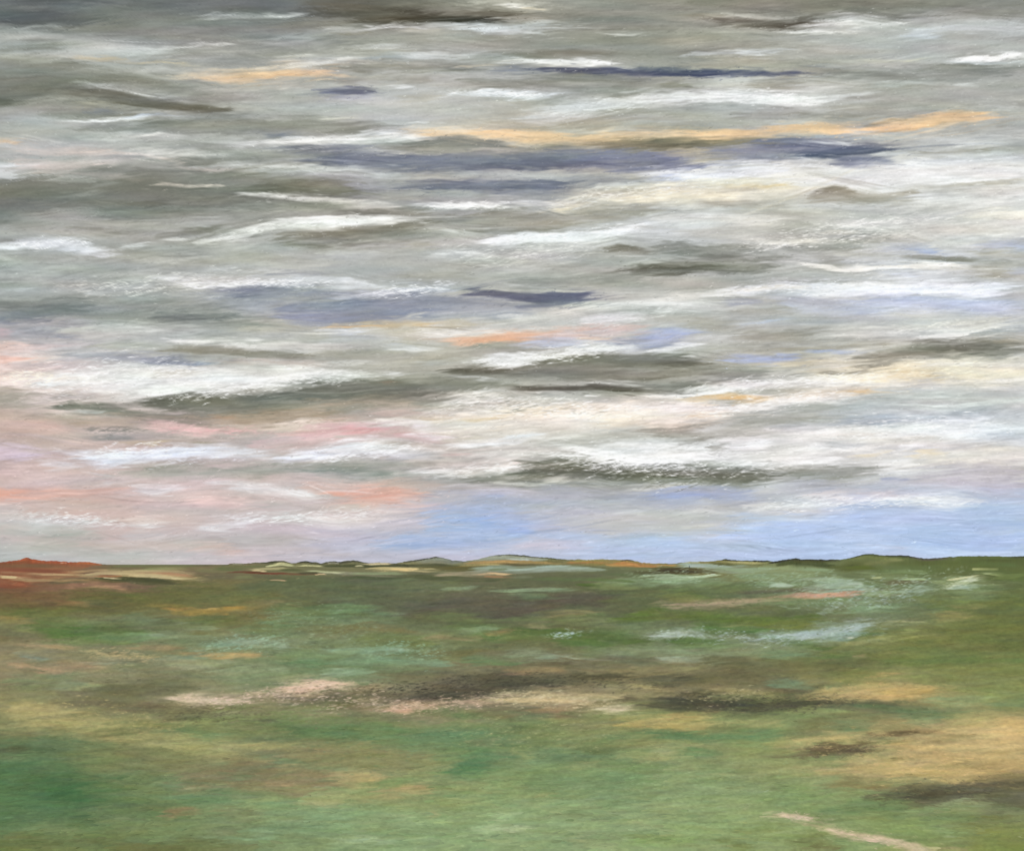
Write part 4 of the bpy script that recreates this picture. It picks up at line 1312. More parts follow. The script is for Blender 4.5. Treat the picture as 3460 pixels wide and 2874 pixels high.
LAND.append((1130, 2350, '''
4b463a .95 20 340 30 500 20 650 10 750 15 s=.6 r=.7
bf9c84 .95 24 240 65 350 70 450 80 520 70 s=.7 r=.8
d09c84 .85 10 300 90 400 85 500 75 r=.8
d6b498 .8 11 720 45 850 50 950 42 r=.9
9a8a70 .9 30 60 60 200 50 350 60
9c9478 .85 20 500 75 700 70 900 60
6a6a44 .9 24 -100 55 30 55 150 50
857a60 .85 34 200 130 400 130 600 130 800 110 s=.8
8f846a .8 26 300 160 500 160 700 150
857a5c .85 34 750 110 950 110 1150 110 s=.8
cdb880 .92 18 950 30 1100 30 1300 20 1450 45 r=.8
d8b47c .85 16 1180 60 1350 65 1500 60 r=.9
b48c66 .85 14 1140 95 1250 88 1400 92 r=.9
6c5f44 .8 9 1280 128 1350 122 1430 115
d6cdb0 .9 12 1570 85 1700 80 1800 65 r=.9
9c9070 .8 18 1450 80 1600 60 1750 40
b8b890 .75 14 1400 20 1550 10 1700 20 r=.9
3f4033 .95 26 1830 40 1950 30 2100 30 2200 40 s=.6 r=.6
54503e .85 12 1620 25 1750 15 1850 20 r=.8
5b5440 .9 14 1930 90 2050 80 2200 85
c4a85c .92 12 1850 115 2000 120 2200 110
b0a45c .95 28 1600 150 1750 140 1900 145 2050 150 2200 160 s=.8
bda654 .9 14 1640 180 1750 180 2000 175 2200 185
9c9c5c .8 22 1250 150 1400 155 1550 150
4c5a44 .8 10 1020 185 1100 185 1170 188
55804e .92 34 -160 230 50 220 250 230 450 210 s=.8
4f8050 .9 26 150 270 350 280 500 300 580 310 s=.8
8a9c70 .7 9 250 250 320 245 390 250
878862 .75 22 780 260 900 270 1000 255
4f8050 .92 44 680 440 780 400 850 360 950 330 s=.9
4a8252 .85 26 720 420 820 410 920 420 s=.9
6c8a58 .8 34 550 360 700 320 900 300
818658 .85 44 -100 350 150 350 400 360 650 350 s=.9
868a60 .8 44 100 420 350 410 600 430
9ca66c .85 34 1050 330 1200 350 1300 400 1150 420 s=.9
8a9c64 .8 30 1000 300 1200 280 1400 290
98a06a .85 14 1250 300 1350 300 1450 290 r=.9
557f4e .9 26 1500 270 1650 250 1850 230 2050 230 s=.8
4e7a4a .85 16 1850 240 1980 230 2150 230
607048 .8 22 1400 320 1550 310 1700 300
7a8a58 .8 44 1000 230 1200 220 1400 200
aaa868 .85 16 1600 350 1750 345 1850 350 2000 365 r=.8
a4aa70 .8 18 1350 400 1500 400 1650 395 r=.8
a0a46c .8 26 1700 380 1900 370 2100 340 r=.8
a8aa74 .75 16 1850 300 1950 320 2050 310
718a54 .8 34 1550 440 1800 420 2000 400
bca66c .95 24 -60 490 60 490 180 485 300 490 s=.7
a09c64 .85 26 -80 520 100 510 300 500
b4a266 .95 28 300 585 420 575 520 560 620 568 s=.7
a0a068 .85 28 80 610 200 620 400 600
6d8c58 .85 22 150 530 350 500 550 490
9aa068 .85 26 620 540 780 530 950 540 r=.8
6a9060 .9 40 1080 510 1250 500 1400 510 1500 485 s=.9
628c5a .85 22 1450 500 1700 490 1950 480
6f9262 .85 60 1450 560 1700 560 1850 600 s=.9
8a9a66 .7 60 900 600 1150 590 1350 600
939c6a .8 16 1180 590 1280 585 1350 570
8c9c66 .75 60 500 650 750 640 950 640
6f9266 .85 30 -60 670 150 670 350 680 s=.9
7fa274 .8 40 -100 720 150 720 400 740 s=.9
aab88c .85 16 360 720 410 718 450 715
b8b47c .9 13 540 718 590 708 630 705
98ac7c .8 9 450 745 600 745 720 740
6c8a60 .7 34 380 790 430 810 470 830
a4c094 .95 12 880 722 960 718 1080 705 s=.7
a9bf92 .95 22 790 800 870 790 950 780 1050 790 s=.7
b2c8a2 .95 22 960 790 1080 775 1150 780 1240 768 s=.6 r=.5
a6c498 .95 18 -100 855 50 850 180 850 300 855 s=.8
a9c89a .9 18 200 880 300 870 400 865 s=.8
8ca478 .6 30 450 880 700 850 900 840
8aa276 .7 60 1000 850 1300 830 1600 820 1900 700
8ca06c .7 60 1700 720 1950 700 2200 700
7a9a66 .7 18 1320 820 1450 818
aab88c .8 9 1480 820 1540 815
9ea674 .75 30 1350 870 1450 850 1500 880
6f9440 .6 26 1750 870 1950 850 2200 850
7a9054 .8 16 1700 830 1850 826 1980 828
8ab06c .6 14 1650 880 1850 890 2100 895
95a876 .8 34 1950 540 2100 530 2200 540
a0a874 .7 30 1950 450 2050 440 2150 440
'''))
LAND.append((2260, 2350, '''
44463a .97 26 -220 40 0 45 200 50 400 55 600 45 s=.6 r=.6
44453a .95 26 300 80 450 80 600 75 750 60 850 50 s=.6 r=.6
454638 .9 14 600 20 750 28 900 40 1100 48 s=.6
5c5c44 .85 16 1000 50 1200 50 1400 45
c8b878 .9 12 800 5 950 12 1100 15 1300 0 r=.8
d8ac5c .85 9 1080 2 1250 -2 1450 -2
c2a45c .9 14 -60 118 50 110 160 108 r=.7
a08a5c .8 16 150 100 230 95 310 95
a8a260 .9 28 -60 160 100 160 300 165 500 160 s=.8
a6a466 .85 22 400 180 600 170 750 140
90a268 .8 26 700 120 850 110 1000 110
557850 .92 30 1050 80 1300 80 1550 85 1750 80 s=.8
5f8258 .85 30 1300 110 1550 110 1750 95 1900 90
688860 .85 26 900 190 1050 180 1250 170 s=.8
5a8a5c .9 16 950 205 1080 200 1200 205
8aa478 .85 24 1480 20 1650 30 1800 20 2000 10
88a070 .7 20 1400 150 1550 155 1650 145
6a8a5c .8 30 1850 60 2000 50 2200 30
4c8250 .92 22 -60 230 150 225 300 235 550 245 s=.8
558a5c .9 30 450 250 550 245 650 225 s=.8
a6aa70 .8 12 -40 295 150 290 350 295 r=.8
4f8454 .92 24 60 335 200 335 350 340 s=.8
83985f .8 26 350 300 550 300 700 280
a8a468 .9 34 560 300 750 285 900 280 
c9b46c .97 14 900 248 1020 242 1170 235 s=.6
5c5440 .95 16 850 290 920 282 1000 290 s=.5
6a5c44 .92 20 800 350 950 340 1150 335 1250 335 s=.7
63583f .9 18 840 310 1000 310 1150 300 1220 305
6b5c44 .85 7 560 355 700 355 850 352
65583e .95 20 1180 250 1300 238 1450 228 1600 215 s=.6
54482f .8 9 1380 230 1500 218 1610 214
6e6644 .85 16 1450 285 1550 280 1650 265 1700 270
d0b474 .95 11 1340 212 1450 202 1550 190 1650 185 s=.7
bfae68 .92 24 1650 240 1750 220 1850 215 s=.8
d4b066 .95 50 1880 240 2000 230 2100 220 2250 230 s=.9
dab668 .95 40 1900 200 2050 180 2200 200 s=.9
c9b070 .92 50 1850 330 2000 300 2200 310 s=.9
a6a060 .85 20 1640 180 1800 170 1950 170
6e7248 .85 10 1870 188 1920 186
94985c .8 28 1600 150 1800 140 2000 120
b0a062 .92 50 1200 330 1400 310 1650 330 1900 370 s=.9
d0ae66 .97 20 1250 310 1380 300 1480 320 1650 320 s=.7
cfae68 .92 24 1400 350 1550 360 1750 350 s=.7
c6a862 .92 34 1500 400 1750 400 1950 400 2200 380 s=.8
dab464 .97 14 1220 455 1350 445 1450 455 1600 450 s=.7
cfae60 .95 22 1250 480 1450 470 1650 490 1800 510 s=.7
c9a862 .9 34 1600 470 1800 450 2000 440 2200 420 s=.9
a89e62 .85 40 1000 400 1200 420 1400 400
a8a06a .85 34 700 430 850 450 1000 430
c6ac66 .92 14 850 455 950 450 1100 455 s=.7
8a8050 .8 16 1700 400 1800 410 1850 420
9aa068 .85 40 450 420 650 420 850 390
86986a .8 50 0 420 200 430 400 420 s=.9
9cac78 .85 14 250 455 330 452 400 455
9a9a62 .85 22 500 490 750 480 950 490
6f8a56 .85 40 500 530 700 520 870 510 s=.9
8a7c50 .9 18 870 545 1000 535 1150 530 1300 545 s=.8
756a42 .85 16 980 500 1100 495 1150 505
7a6a44 .85 14 1150 545 1250 540 1330 545
54543c .95 24 1420 595 1550 580 1700 580 1850 575 s=.6 r=.6
4a4636 .9 14 1440 600 1530 590 1600 598 r=.7
5c5a40 .9 18 1700 590 1850 600 2000 580 2200 570 r=.6
585640 .9 30 1900 540 2000 520 2100 500 2250 490 s=.8 r=.6
7a7450 .85 20 1900 480 2050 470 2200 450
5c6044 .9 22 1840 640 1950 632 2100 640 2200 650 r=.6
60664a .8 24 1400 620 1500 630 1620 635
93a87c .92 24 1480 680 1600 660 1750 645 1880 630 s=.7
8aa474 .85 30 1250 720 1450 700 1700 690
557c4a .9 34 1000 660 1150 650 1300 650 1450 640 s=.9
5c8250 .8 26 850 690 1000 680 1200 700
4f6c40 .8 9 1260 575 1350 578 1420 582
6d8c56 .8 44 500 600 750 610 1000 600
8fa878 .8 30 50 570 250 570 450 600 s=.9
8ca676 .8 60 -100 650 150 650 350 660 s=.9
a6b084 .85 10 410 660 450 662
c8bc9c .97 11 600 694 680 695 740 706 800 722 860 736 s=.6
dccdb4 .97 8 670 702 710 702 740 706
d6c6a8 .97 9 800 725 840 732 865 736
a9b48c .85 12 900 735 960 730 1000 728
c4b494 .9 7 740 740 850 765 950 785 s=.6
d8c2ac .97 8 920 785 980 792 1040 804 s=.6
c3b094 .95 13 1030 812 1120 825 1200 832 1280 838 s=.7
d0bca4 .95 12 1150 845 1220 845 1300 865 1400 882 s=.6
b4b08a .85 10 1250 878 1400 888 1500 890
a0a878 .75 12 820 715 870 712
6f7c40 .85 22 330 800 480 785 650 795 s=.8
6f7840 .85 34 650 870 850 850 1000 850 s=.9
6c6e40 .85 22 750 890 900 885 1050 880
6a7440 .85 26 280 860 400 880 500 900
8a9c66 .8 18 520 860 620 850 750 860
7c8c54 .7 26 450 740 600 760 750 770
8aa86c .7 44 -100 800 100 800 300 830 s=.9
7e985c .75 44 1150 770 1350 770 1600 760 s=.9
74905a .8 26 1450 720 1650 730 1900 720
90a474 .85 10 1500 795 1600 792 1680 800 r=.8
a9b48c .75 9 1600 840 1680 838 1720 840 r=.8
6f7a40 .8 34 1750 760 1900 750 2050 760
7a8240 .8 34 1800 820 2000 800 2200 800
7e8c48 .85 34 1700 880 1900 870 2200 870 s=.9
b4bc90 .8 4 2040 832 2090 832
8c9c70 .8 9 1880 768 1980 765 2060 770 r=.9
b4a47c .7 9 1500 895 1620 900 1750 905
'''))

LAND.append((0, 1840, """
dcb8a6 .9 12 1580 872 1750 858 1900 838 2060 826 s=.7
e6c8b8 .9 7 1600 862 1750 845 1900 832 2040 822 r=1
e0c0b0 .8 6 1560 880 1700 876 1820 866 r=1
c8baa4 .9 9 1000 905 1200 915 1400 925 1500 930 r=.9
c4b8a2 .8 12 1200 905 1400 888 1560 870
"""))
LAND.append((1130, 2350, """
3f3c33 .9 12 250 42 400 30 560 22 760 4 r=.9
d8b89c .9 9 560 60 700 42 850 30 1000 26 r=.9
c9a890 .9 10 200 82 350 76 500 70 620 62 r=.9
dcc090 .9 10 900 22 1100 12 1300 22 1500 40 r=.9
d8cdb4 .9 9 1560 80 1700 72 1830 55 r=.9
"""))
LAND.append((1130, 1840, """
44423a .9 14 560 905 700 890 850 875 960 862 r=.9
403e34 .85 10 820 850 1000 838 1200 832 1400 830 r=.8
"""))

LAND.append((0, 1840, """
b8562c .95 9 90 100 160 90 230 98 300 104
c2602e .9 6 440 112 500 106 560 112 600 118
b4582e .85 6 300 106 360 104 420 110
8a4c2c .8 8 -60 130 80 125 200 128
a0643c .85 7 100 140 300 138 500 136
b98050 .85 6 250 160 400 160 560 150
c9a878 .85 5 -60 188 60 186 160 196
a2542e .9 9 -60 165 60 160 160 168
9c7048 .8 9 150 200 300 196 450 200
b88a58 .8 5 300 215 450 208 600 205
b8683c .7 9 -60 222 60 220 160 230
ba9448 .7 9 -40 420 60 428 180 438
c08a50 .7 9 300 350 420 345 520 352
b88440 .8 7 900 375 1050 380 1200 372
c4a070 .75 9 50 600 250 605 480 620
c89c78 .8 10 0 700 120 715 260 740 420 755
c4a060 .75 9 1150 660 1350 655 1550 640
"""))

# the longest sweeps, laid over the rest (# BIG)
BIG_SKY = (0, 0, """
545347 .9 15 690 34 800 38 900 40 1000 38 1080 30
46443a .8 9 790 38 880 42 970 42
6b6a5c .6 12 640 25 760 22 880 20
5f5d50 .85 9 1470 50 1560 50 1620 46 1690 36
e6e7e2 .8 14 1640 62 1720 52 1800 45 1870 60
f4f5f4 .95 5 1950 121 2030 119 2120 112
74756a .8 18 -60 165 120 158 250 170
6d6c60 .85 9 180 205 300 208 400 222 480 230
838379 .75 14 200 235 400 258 600 268 780 275
f4cb92 .9 9 380 158 500 161 600 153 715 151
e8ebea .85 4 180 246 260 244 330 238
f0f1ef .9 6 540 292 700 290 820 282 910 280
4f5a80 .9 6 1060 142 1200 142 1340 150 1480 152 1620 153
e9ebe9 .85 6 990 130 1100 127 1240 130
e6ebee .95 6 910 189 1000 191 1080 198 1140 196
dfe1e0 .8 15 1050 242 1200 218 1350 200 1500 190 1660 196
e8ecea .9 9 1420 198 1550 200 1700 208
f0cb93 .9 9 820 275 960 272 1100 284 1250 292 1420 284
f2c890 .9 9 1380 278 1550 272 1700 262 1780 258
f5c98f .95 11 1750 269 1850 258 1940 244 2050 235 s=.35
74725f .85 8 1180 298 1320 296 1450 292 1550 285
6a7393 .7 16 1480 312 1600 305 1700 300 1870 306
5a6788 .85 10 1610 322 1720 318 1840 312
6c7590 .6 16 580 315 800 325 1000 335 1250 333 1470 330
eceef2 .85 10 1360 364 1500 356 1620 348 1800 345
efe8d2 .8 18 1100 428 1250 405 1400 385 1550 375 1720 372
eeeeea .8 26 1480 362 1750 350 2000 345 2160 340
73756a .8 26 -60 402 200 400 400 405 600 400 780 395
6c6d62 .7 10 290 396 450 392 640 388
e6e7e1 .9 4 450 397 540 402 640 410 740 416
f0f0ee .9 4 850 424 950 422 1060 422
e3e6e1 .9 8 395 502 480 485 560 462 660 452 760 450 880 455 r=.8
83836f .7 20 550 482 800 470 1000 460 1170 438
eef1f3 .95 9 990 498 1100 490 1200 482 1320 460 s=.5
e9eceb .6 10 1290 456 1450 450 1620 440
e6ebef .95 9 -20 507 80 500 150 498 230 516 r=.8
757669 .85 14 1250 562 1380 545 1500 545 1620 534
f2efe8 .95 3 1600 539 1720 548 1850 547 2000 540
eef1f8 .95 9 1420 602 1600 592 1750 590 1900 590 2110 592
bcc6de .7 22 1580 618 1800 625 2130 620
868fa8 .7 26 380 600 600 608 800 618 1020 618
8f9dc6 .8 12 550 650 700 655 860 650
5f6688 .95 9 930 599 1040 603 1140 612 1230 606 s=.3
e8ebee .8 6 410 582 560 580 700 576 810 590
e9b08e .85 8 900 699 1020 692 1140 686
ecc4b4 .8 10 1070 685 1200 680 1340 676
eef0f0 .95 9 970 743 1060 736 1180 720 1300 711 r=.8
77776b .9 14 910 763 1060 752 1200 744 1330 742 1470 753
76756a .85 14 1720 750 1850 722 1960 712 2120 715
7d857f .7 22 -60 640 200 636 400 645 570 655
e9ebe8 .85 18 30 792 200 775 400 780 600 782 820 764
f1f2ef .9 9 240 806 330 800 450 785 620 774 r=1
6e7063 .9 18 260 833 450 818 600 808 760 795 920 794
777a6c .85 14 100 818 200 838 320 852
7f7d6f .8 26 280 852 500 842 700 825 950 810 1120 805
64645a .9 5 1060 796 1200 796 1300 800 1420 803
f4f2ec .85 12 1380 804 1550 785 1700 775 1870 770
eed9a8 .6 12 1630 767 1800 755 1950 748 2130 750
f2e9dc .8 22 880 846 1100 838 1300 835 1520 818
f5f3ef .9 12 870 837 960 825 1080 830
e9bcc0 .7 12 550 892 700 882 800 885 910 892
e9eff8 .9 12 140 941 300 935 450 930 600 940
eef0f5 .8 9 550 936 700 925 870 919
f4f5f5 .9 18 1080 927 1300 915 1500 915 1750 900 2050 888
f6f7f7 .9 16 1110 938 1300 950 1500 950 1720 940
a3a79c .7 16 480 966 700 958 870 965
6b6e61 .92 14 1030 973 1150 960 1300 965 1450 970 1620 973 s=.5
7b7d72 .8 10 1480 971 1650 968 1820 964
f2ab96 .85 14 660 1003 760 1015 880 1011
f0a890 .8 10 -60 1010 100 1015 260 1012
bccbf0 .9 34 1450 1092 1700 1075 1900 1070 2180 1070
bfccee .8 24 1100 1120 1400 1110 1700 1110 2180 1110
a6b6e0 .7 20 880 1077 1000 1068 1140 1070
a9b8e0 .7 14 760 1111 950 1108 1120 1112
e6e8ea .8 12 1520 1042 1700 1030 1850 1022 2040 1028
""", 0.60694)
BIG_LAND = (0, 1825, """
a8bfc4 .9 6 1325 198 1400 190 1455 188 r=.9
a4bcbc .92 9 1550 207 1650 195 1750 180 1810 163 r=.9
b4c8cc .9 5 1590 199 1680 190 1780 174 r=1
c4d0b8 .9 4 1935 96 1980 82 2015 73
a4b8a8 .8 8 1630 101 1720 95 1810 105 r=.9
c0947c .8 5 1590 114 1700 112 1780 109
a89880 .8 7 1360 131 1500 128 1630 115
5a5648 .85 15 810 147 950 132 1080 130 1260 114
b09038 .8 6 380 151 450 145 540 137
c4b07e .85 5 190 62 300 66 410 70
9a5030 .8 8 -60 62 80 66 170 62
8c4a2c .7 8 -60 85 0 85 70 89
a4b4b0 .35 4 940 66 1080 62 1215 59
4f7a3c .7 18 70 201 180 195 320 189
50503f .5 14 830 301 1000 292 1150 290 1320 287
3c3a30 .55 12 820 327 900 318 1020 310
4b4b3c .55 16 1360 322 1500 338 1620 335 1780 323
e0c0ae .75 8 520 314 600 302 700 292 740 299 s=.5
d8c4b0 .9 8 340 321 430 328 510 331
e0b49c .85 8 770 346 850 340 940 334
d8c090 .8 8 1010 331 1150 322 1260 336
d2ccb0 .9 6 1225 346 1300 339
d8bc78 .8 28 1930 402 2050 395 2170 400
c8b272 .8 18 1680 473 1800 462 1920 471
c9b070 .8 30 1830 433 1970 419
bfb06c .85 9 1630 411 1750 400 1870 391
6a5c44 .85 10 1630 440 1720 430 1815 427
6e6048 .85 7 1740 406 1850 398 1920 391
524f3c .9 12 1770 527 1880 518 1965 520
55523e .9 14 1960 507 2060 500 2170 493
cdb06c .85 11 1630 319 1740 312 1850 310 1945 315
bdae66 .85 9 1250 386 1350 375 1470 371
a8a468 .8 22 -60 377 100 370 270 381
bcae70 .85 12 0 350 80 345 165 362
a6a66a .75 14 240 398 400 412 570 427
3c6e40 .85 32 20 524 120 510 240 516
4f8254 .8 20 910 476 980 455 1040 441
55845a .75 14 780 410 900 400 1040 402
8aa672 .5 60 420 560 900 560 1350 540
8fa470 .55 50 1250 518 1600 540 1850 562
b8a46c .8 10 690 492 795 481
b4a268 .8 9 750 522 850 512 915 512
c4b894 .4 5 1565 556 1640 568 1760 604 1915 636
d6c6ac .95 5 1570 559 1640 568 1690 576 s=.5
d2c0a4 .9 6 1680 593 1760 608 1820 618 1915 634 s=.5
a9c498 .85 8 970 602 1050 592 1120 589
84704f .6 14 460 502 600 495 720 501
""", 0.60694)
# the thin far bands just under the horizon and on the hills
FAR = [((0, 1850, """
7e5a3c .9 14 -60 185 150 180 400 180 700 190
b5522a .95 11 150 142 230 122 280 108 330 124 410 138
9a4426 .9 7 -60 152 60 144 160 138
b04a26 .95 10 390 140 560 142 680 150 800 160
c05c2c .95 10 730 156 850 146 940 156 1040 170
c89070 .8 4 600 150 650 152 690 156
8a4a30 .9 14 40 220 250 225 450 235 700 240
9c7450 .8 12 -60 250 200 260 500 280 800 290
c0a070 .85 7 250 262 500 265 750 268 850 262
b09468 .85 10 650 250 900 230 1100 220
6a7048 .9 9 1000 190 1300 182 1700 178 2100 180
8a9060 .8 9 1350 220 1600 210 1850 215
c4b080 .95 10 850 265 1050 258 1250 262 1500 275 1800 295
cbbd8c .95 8 1300 285 1550 295 1750 305 1950 315
b4805c .8 6 1550 262 1700 260 1850 275 2000 295
a0663c .9 9 960 290 1080 285 1240 292
d8c098 .9 4 1040 305 1150 316 1250 322
44492c .95 12 960 310 1150 335 1350 325 1600 338 1900 350
6f5c3c .8 10 850 320 1000 335 1300 350
8a5438 .8 14 -100 345 40 340 150 350
cdb884 .9 8 -20 300 80 296 180 300
a88c60 .8 8 100 318 300 322 600 320 850 305
""", 3.0)), ((700, 1850, """
6a7048 .9 12 -60 190 200 185 400 190 600 185
9a9c84 .8 8 210 170 300 160 400 165
3f422c .95 10 470 160 600 148 700 138 790 136 850 150
4a4e34 .9 12 560 165 700 160 800 155
bcc090 .97 12 590 192 680 172 750 162 830 170 910 187
d0cc9c .9 6 670 170 740 158 810 165
c4c492 .95 5 890 184 1000 180 1100 184 1200 187
3d402c .95 8 850 162 950 148 1010 142 1080 152 1150 164
4a4c3a .92 10 1150 160 1250 148 1350 150 1480 140 1560 142 1680 158
a4a490 .8 4 1200 154 1280 150 1340 154
4a5034 .9 10 1150 185 1400 180 1600 185 1900 180 2100 178
ccc09a .95 6 1590 175 1700 165 1800 163 1910 163
c8c49c .8 4 1460 188 1540 184 1620 180
5c6a40 .85 14 0 210 200 215 400 212
c0bc88 .9 9 400 228 560 215 700 210 850 205
4c5430 .9 10 700 225 850 222 1000 225
d6bc90 .95 6 430 236 520 232 620 241
6e3a24 .95 8 190 253 330 248 500 255 650 262 840 258
7a4a30 .85 8 550 265 750 262 900 268 1150 262
7f8a5c .8 14 200 300 400 290 550 300
8c9a78 .85 12 1400 270 1600 262 1850 262 2050 275
4c4c34 .9 10 900 260 1050 256 1180 250
d8ba90 .95 4 1090 272 1150 268 1215 270
c8a47c .9 5 600 328 700 326 810 330
a8b08c .9 7 960 235 1100 232 1250 245 1400 248
b8bc9c .85 5 1100 245 1300 250 1380 260
d4c482 .97 13 1600 216 1780 210 1950 215 2110 232
ecc880 .95 8 1830 214 1950 222 2070 239
49563a .85 16 1250 310 1500 310 1800 320 2050 310
""", 3.0)), ((1350, 1850, """
7c8478 .95 16 150 150 300 125 420 115 560 140 700 150
8f988c .9 10 340 126 450 115 570 132
3c3e34 .92 5 30 150 180 128 320 100 400 92 450 100
4c4f36 .9 9 -60 180 120 178 350 172 550 180
98a094 .95 16 760 130 900 105 1050 90 1200 97 1350 112 1500 122
b4c0b8 .85 6 1070 119 1200 112 1340 116
3f4434 .92 4 950 80 1080 68 1200 74 1320 88 1460 99
5c6044 .9 6 1350 96 1500 104 1600 112 1710 123
a8894a .97 12 830 153 1000 140 1200 138 1400 146 1600 160
c49a58 .9 5 880 152 1050 140 1210 150
c4a85c .85 5 550 187 700 182 850 174 1010 171
6a6234 .9 9 450 200 700 195 900 185
5c5a30 .9 10 380 215 600 210 800 215
d8c080 .9 8 -20 215 80 212 210 226
a8a070 .9 8 190 226 300 222 430 229
9cb0a0 .7 10 690 217 900 205 1100 215 1260 215
a4bcb4 .75 9 1030 238 1250 220 1400 200 1600 185 1770 178
a0b4a8 .7 8 1660 212 1850 205 2000 212 2170 232
6a7a5c .8 10 900 225 1100 215
6c6438 .9 9 1470 130 1580 140 1690 133
b07c3c .9 9 1620 152 1800 145 1950 150 2160 166
8c8848 .85 9 1740 141 1950 125 2150 120
50583c .85 20 -60 300 200 300 500 310 800 320 1100 310
a09680 .85 10 330 292 480 275 620 262 710 254
d0b080 .92 5 810 251 920 255 1050 265 1160 273
9c7a54 .85 8 850 285 1000 285 1120 280
5c6c48 .8 16 1200 320 1500 310 1800 320 2150 310
""", 3.0)), ((2000, 1850, """
8c8848 .9 8 -60 125 100 118 250 122 310 136
b87c3c .97 13 180 167 350 160 450 175 600 185 820 185
d89448 .95 7 320 171 430 172 500 191
c89450 .85 5 590 175 750 178 910 182
5c4c34 .9 5 285 139 350 124 425 133
7a7a40 .85 8 -60 165 50 165 150 170
a0a88c .9 6 850 152 1000 146 1160 142
98aca0 .95 15 830 169 1050 175 1250 190 1470 201
a8b8b4 .85 8 940 181 1100 188 1210 201
4f4a2c .95 16 600 227 800 215 1000 218 1150 235 1340 264
3f3c28 .9 10 640 235 800 225 950 235 1110 246
5c6c48 .8 12 100 270 300 280 450 275
a8a470 .9 7 1270 153 1400 145 1550 150 1700 150 1810 150
5c6038 .85 9 1150 150 1300 165 1500 172
2c2e26 .95 4 1230 136 1290 126 1370 120 1480 128 1600 126 1700 132 1810 132
424a28 .9 16 1850 175 2000 160 2150 150
2f3022 .95 10 1790 156 1900 135 2050 115 2150 110
8ca484 .9 16 1150 220 1350 210 1500 230 1700 220 1900 210
a4bc9c .92 10 460 308 600 285 750 275 910 286
b4ccac .9 7 880 312 1050 300 1200 285 1345 266
c8dcc8 .95 4 1140 287 1200 272 1270 267
8fa888 .85 14 600 330 850 320 1100 330
7a9470 .8 16 1400 300 1650 290 1900 300
5a7044 .8 10 -60 330 200 335 450 350
""", 3.0)), ((2700, 1850, """
4c5028 .9 12 -60 135 150 130 350 125
2c2e22 .95 5 -60 112 100 114 250 116 430 110
6d7844 .95 12 550 112 650 90 750 85 870 97
353c20 .95 5 430 103 540 76 620 62 710 61
8f9460 .85 7 690 104 850 110 1010 118
34342a .95 4 810 77 950 70 1040 80 1120 96 1220 102 1350 90 1480 80
5c5848 .9 7 1040 98 1200 112 1350 102 1460 91
5a6a36 .95 14 1450 105 1650 95 1900 90 2150 92
586828 .9 14 400 190 550 180 700 190 850 185
7a8050 .8 10 600 150 700 140 850 150
556030 .85 16 1000 150 1250 140 1500 150
7c9468 .85 16 750 230 950 220 1200 235
a8b488 .9 8 640 281 720 272 810 267
a4bc94 .9 7 950 290 1050 285 1190 292
c8cca4 .95 7 1380 297 1480 282 1600 262 1710 249
b0b880 .85 4 1590 205 1700 200 1870 195
9caa78 .85 6 1710 234 1820 245 1930 263
8a9a70 .8 14 1200 300 1400 320 1600 310
98ac94 .9 16 0 300 200 290 400 305 600 325
88a47c .9 10 -60 205 100 200 250 210 410 231
5c7040 .85 16 1600 160 1850 150 2150 170
6c8048 .8 17 1750 250 1950 260 2150 250
""", 2.763))]
FAR = [k for k in FAR]
# dry feathered crests: colour, number of hairs, spread, then the line they follow
SKY_HAIR = '''
eef0ec 120 5 420 497 500 478 580 460 660 452 760 450 850 454
eef2f4 90 6 0 508 80 500 160 498 230 515
f0f2f4 130 4 915 190 1000 190 1060 196 1130 195
f2f3f2 160 7 1430 198 1560 200 1680 206
f4f5f4 80 3 1970 122 2040 118 2100 114
dfe2e0 160 9 1080 238 1200 222 1320 208 1430 200
f0f0ec 120 4 860 424 960 422 1050 424
eceef0 160 7 980 494 1080 490 1180 484 1260 472 1330 458
eeeee6 220 10 1120 425 1250 400 1350 390 1500 378
e2e4de 220 14 900 520 1050 525 1150 510 1250 500
dcded8 220 14 100 585 250 590 400 575 520 560
ecebe4 240 12 1500 505 1650 492 1800 480 1880 478
e8e6e0 200 8 1640 470 1780 455 1900 450 2000 455
f0f2f8 220 8 1440 600 1560 590 1700 588 1900 590 2080 592
eceef2 160 6 420 582 520 580 640 580 720 578
eceef0 140 8 740 608 800 600 860 592 940 580
dcdfdc 160 10 1150 665 1300 650 1450 620
e4e4dd 160 8 1800 680 1920 670 2040 662
f2f3f2 280 9 960 745 1050 738 1130 732 1200 720 1290 712
eff0ee 520 22 60 790 200 775 350 770 500 790
f3f3f0 320 12 280 815 400 805 520 790 640 775 760 768
f4f2ee 340 14 880 845 980 828 1100 832 1250 840 1400 830
a8a89c 120 12 880 835 980 825 1100 835 1250 845
f6f4ee 300 9 1380 808 1550 790 1700 778 1850 770
f2ead2 220 14 1700 775 1850 768 2000 762 2090 768
f4f3ef 240 10 1400 850 1550 830 1650 815 1750 812
f8f8f8 420 22 1080 935 1250 940 1400 945 1550 950 1700 935
f6f6f6 280 14 1150 930 1250 955 1350 958 1450 970
f4f4f4 260 14 1650 890 1800 880 1950 870 2090 872
e9e6e4 160 8 880 975 1000 960 1100 955
eef1f8 220 14 150 935 300 930 450 935
f0f0f2 180 9 640 945 760 925 860 915
eff2f4 220 8 1540 1042 1700 1030 1850 1025 2020 1030
e8ecec 140 8 30 1055 150 1060 260 1075
eceeee 160 8 440 1060 560 1065 700 1055 800 1050
6c6e62 220 9 1030 975 1120 965 1250 965 1400 968 1550 972
8a8c80 160 8 1280 985 1400 985 1550 980
e8b8b8 120 6 300 880 450 882 560 886
8f8a84 90 4 170 880 240 882 300 882
f4ead8 160 8 0 775 60 770 120 775
'''
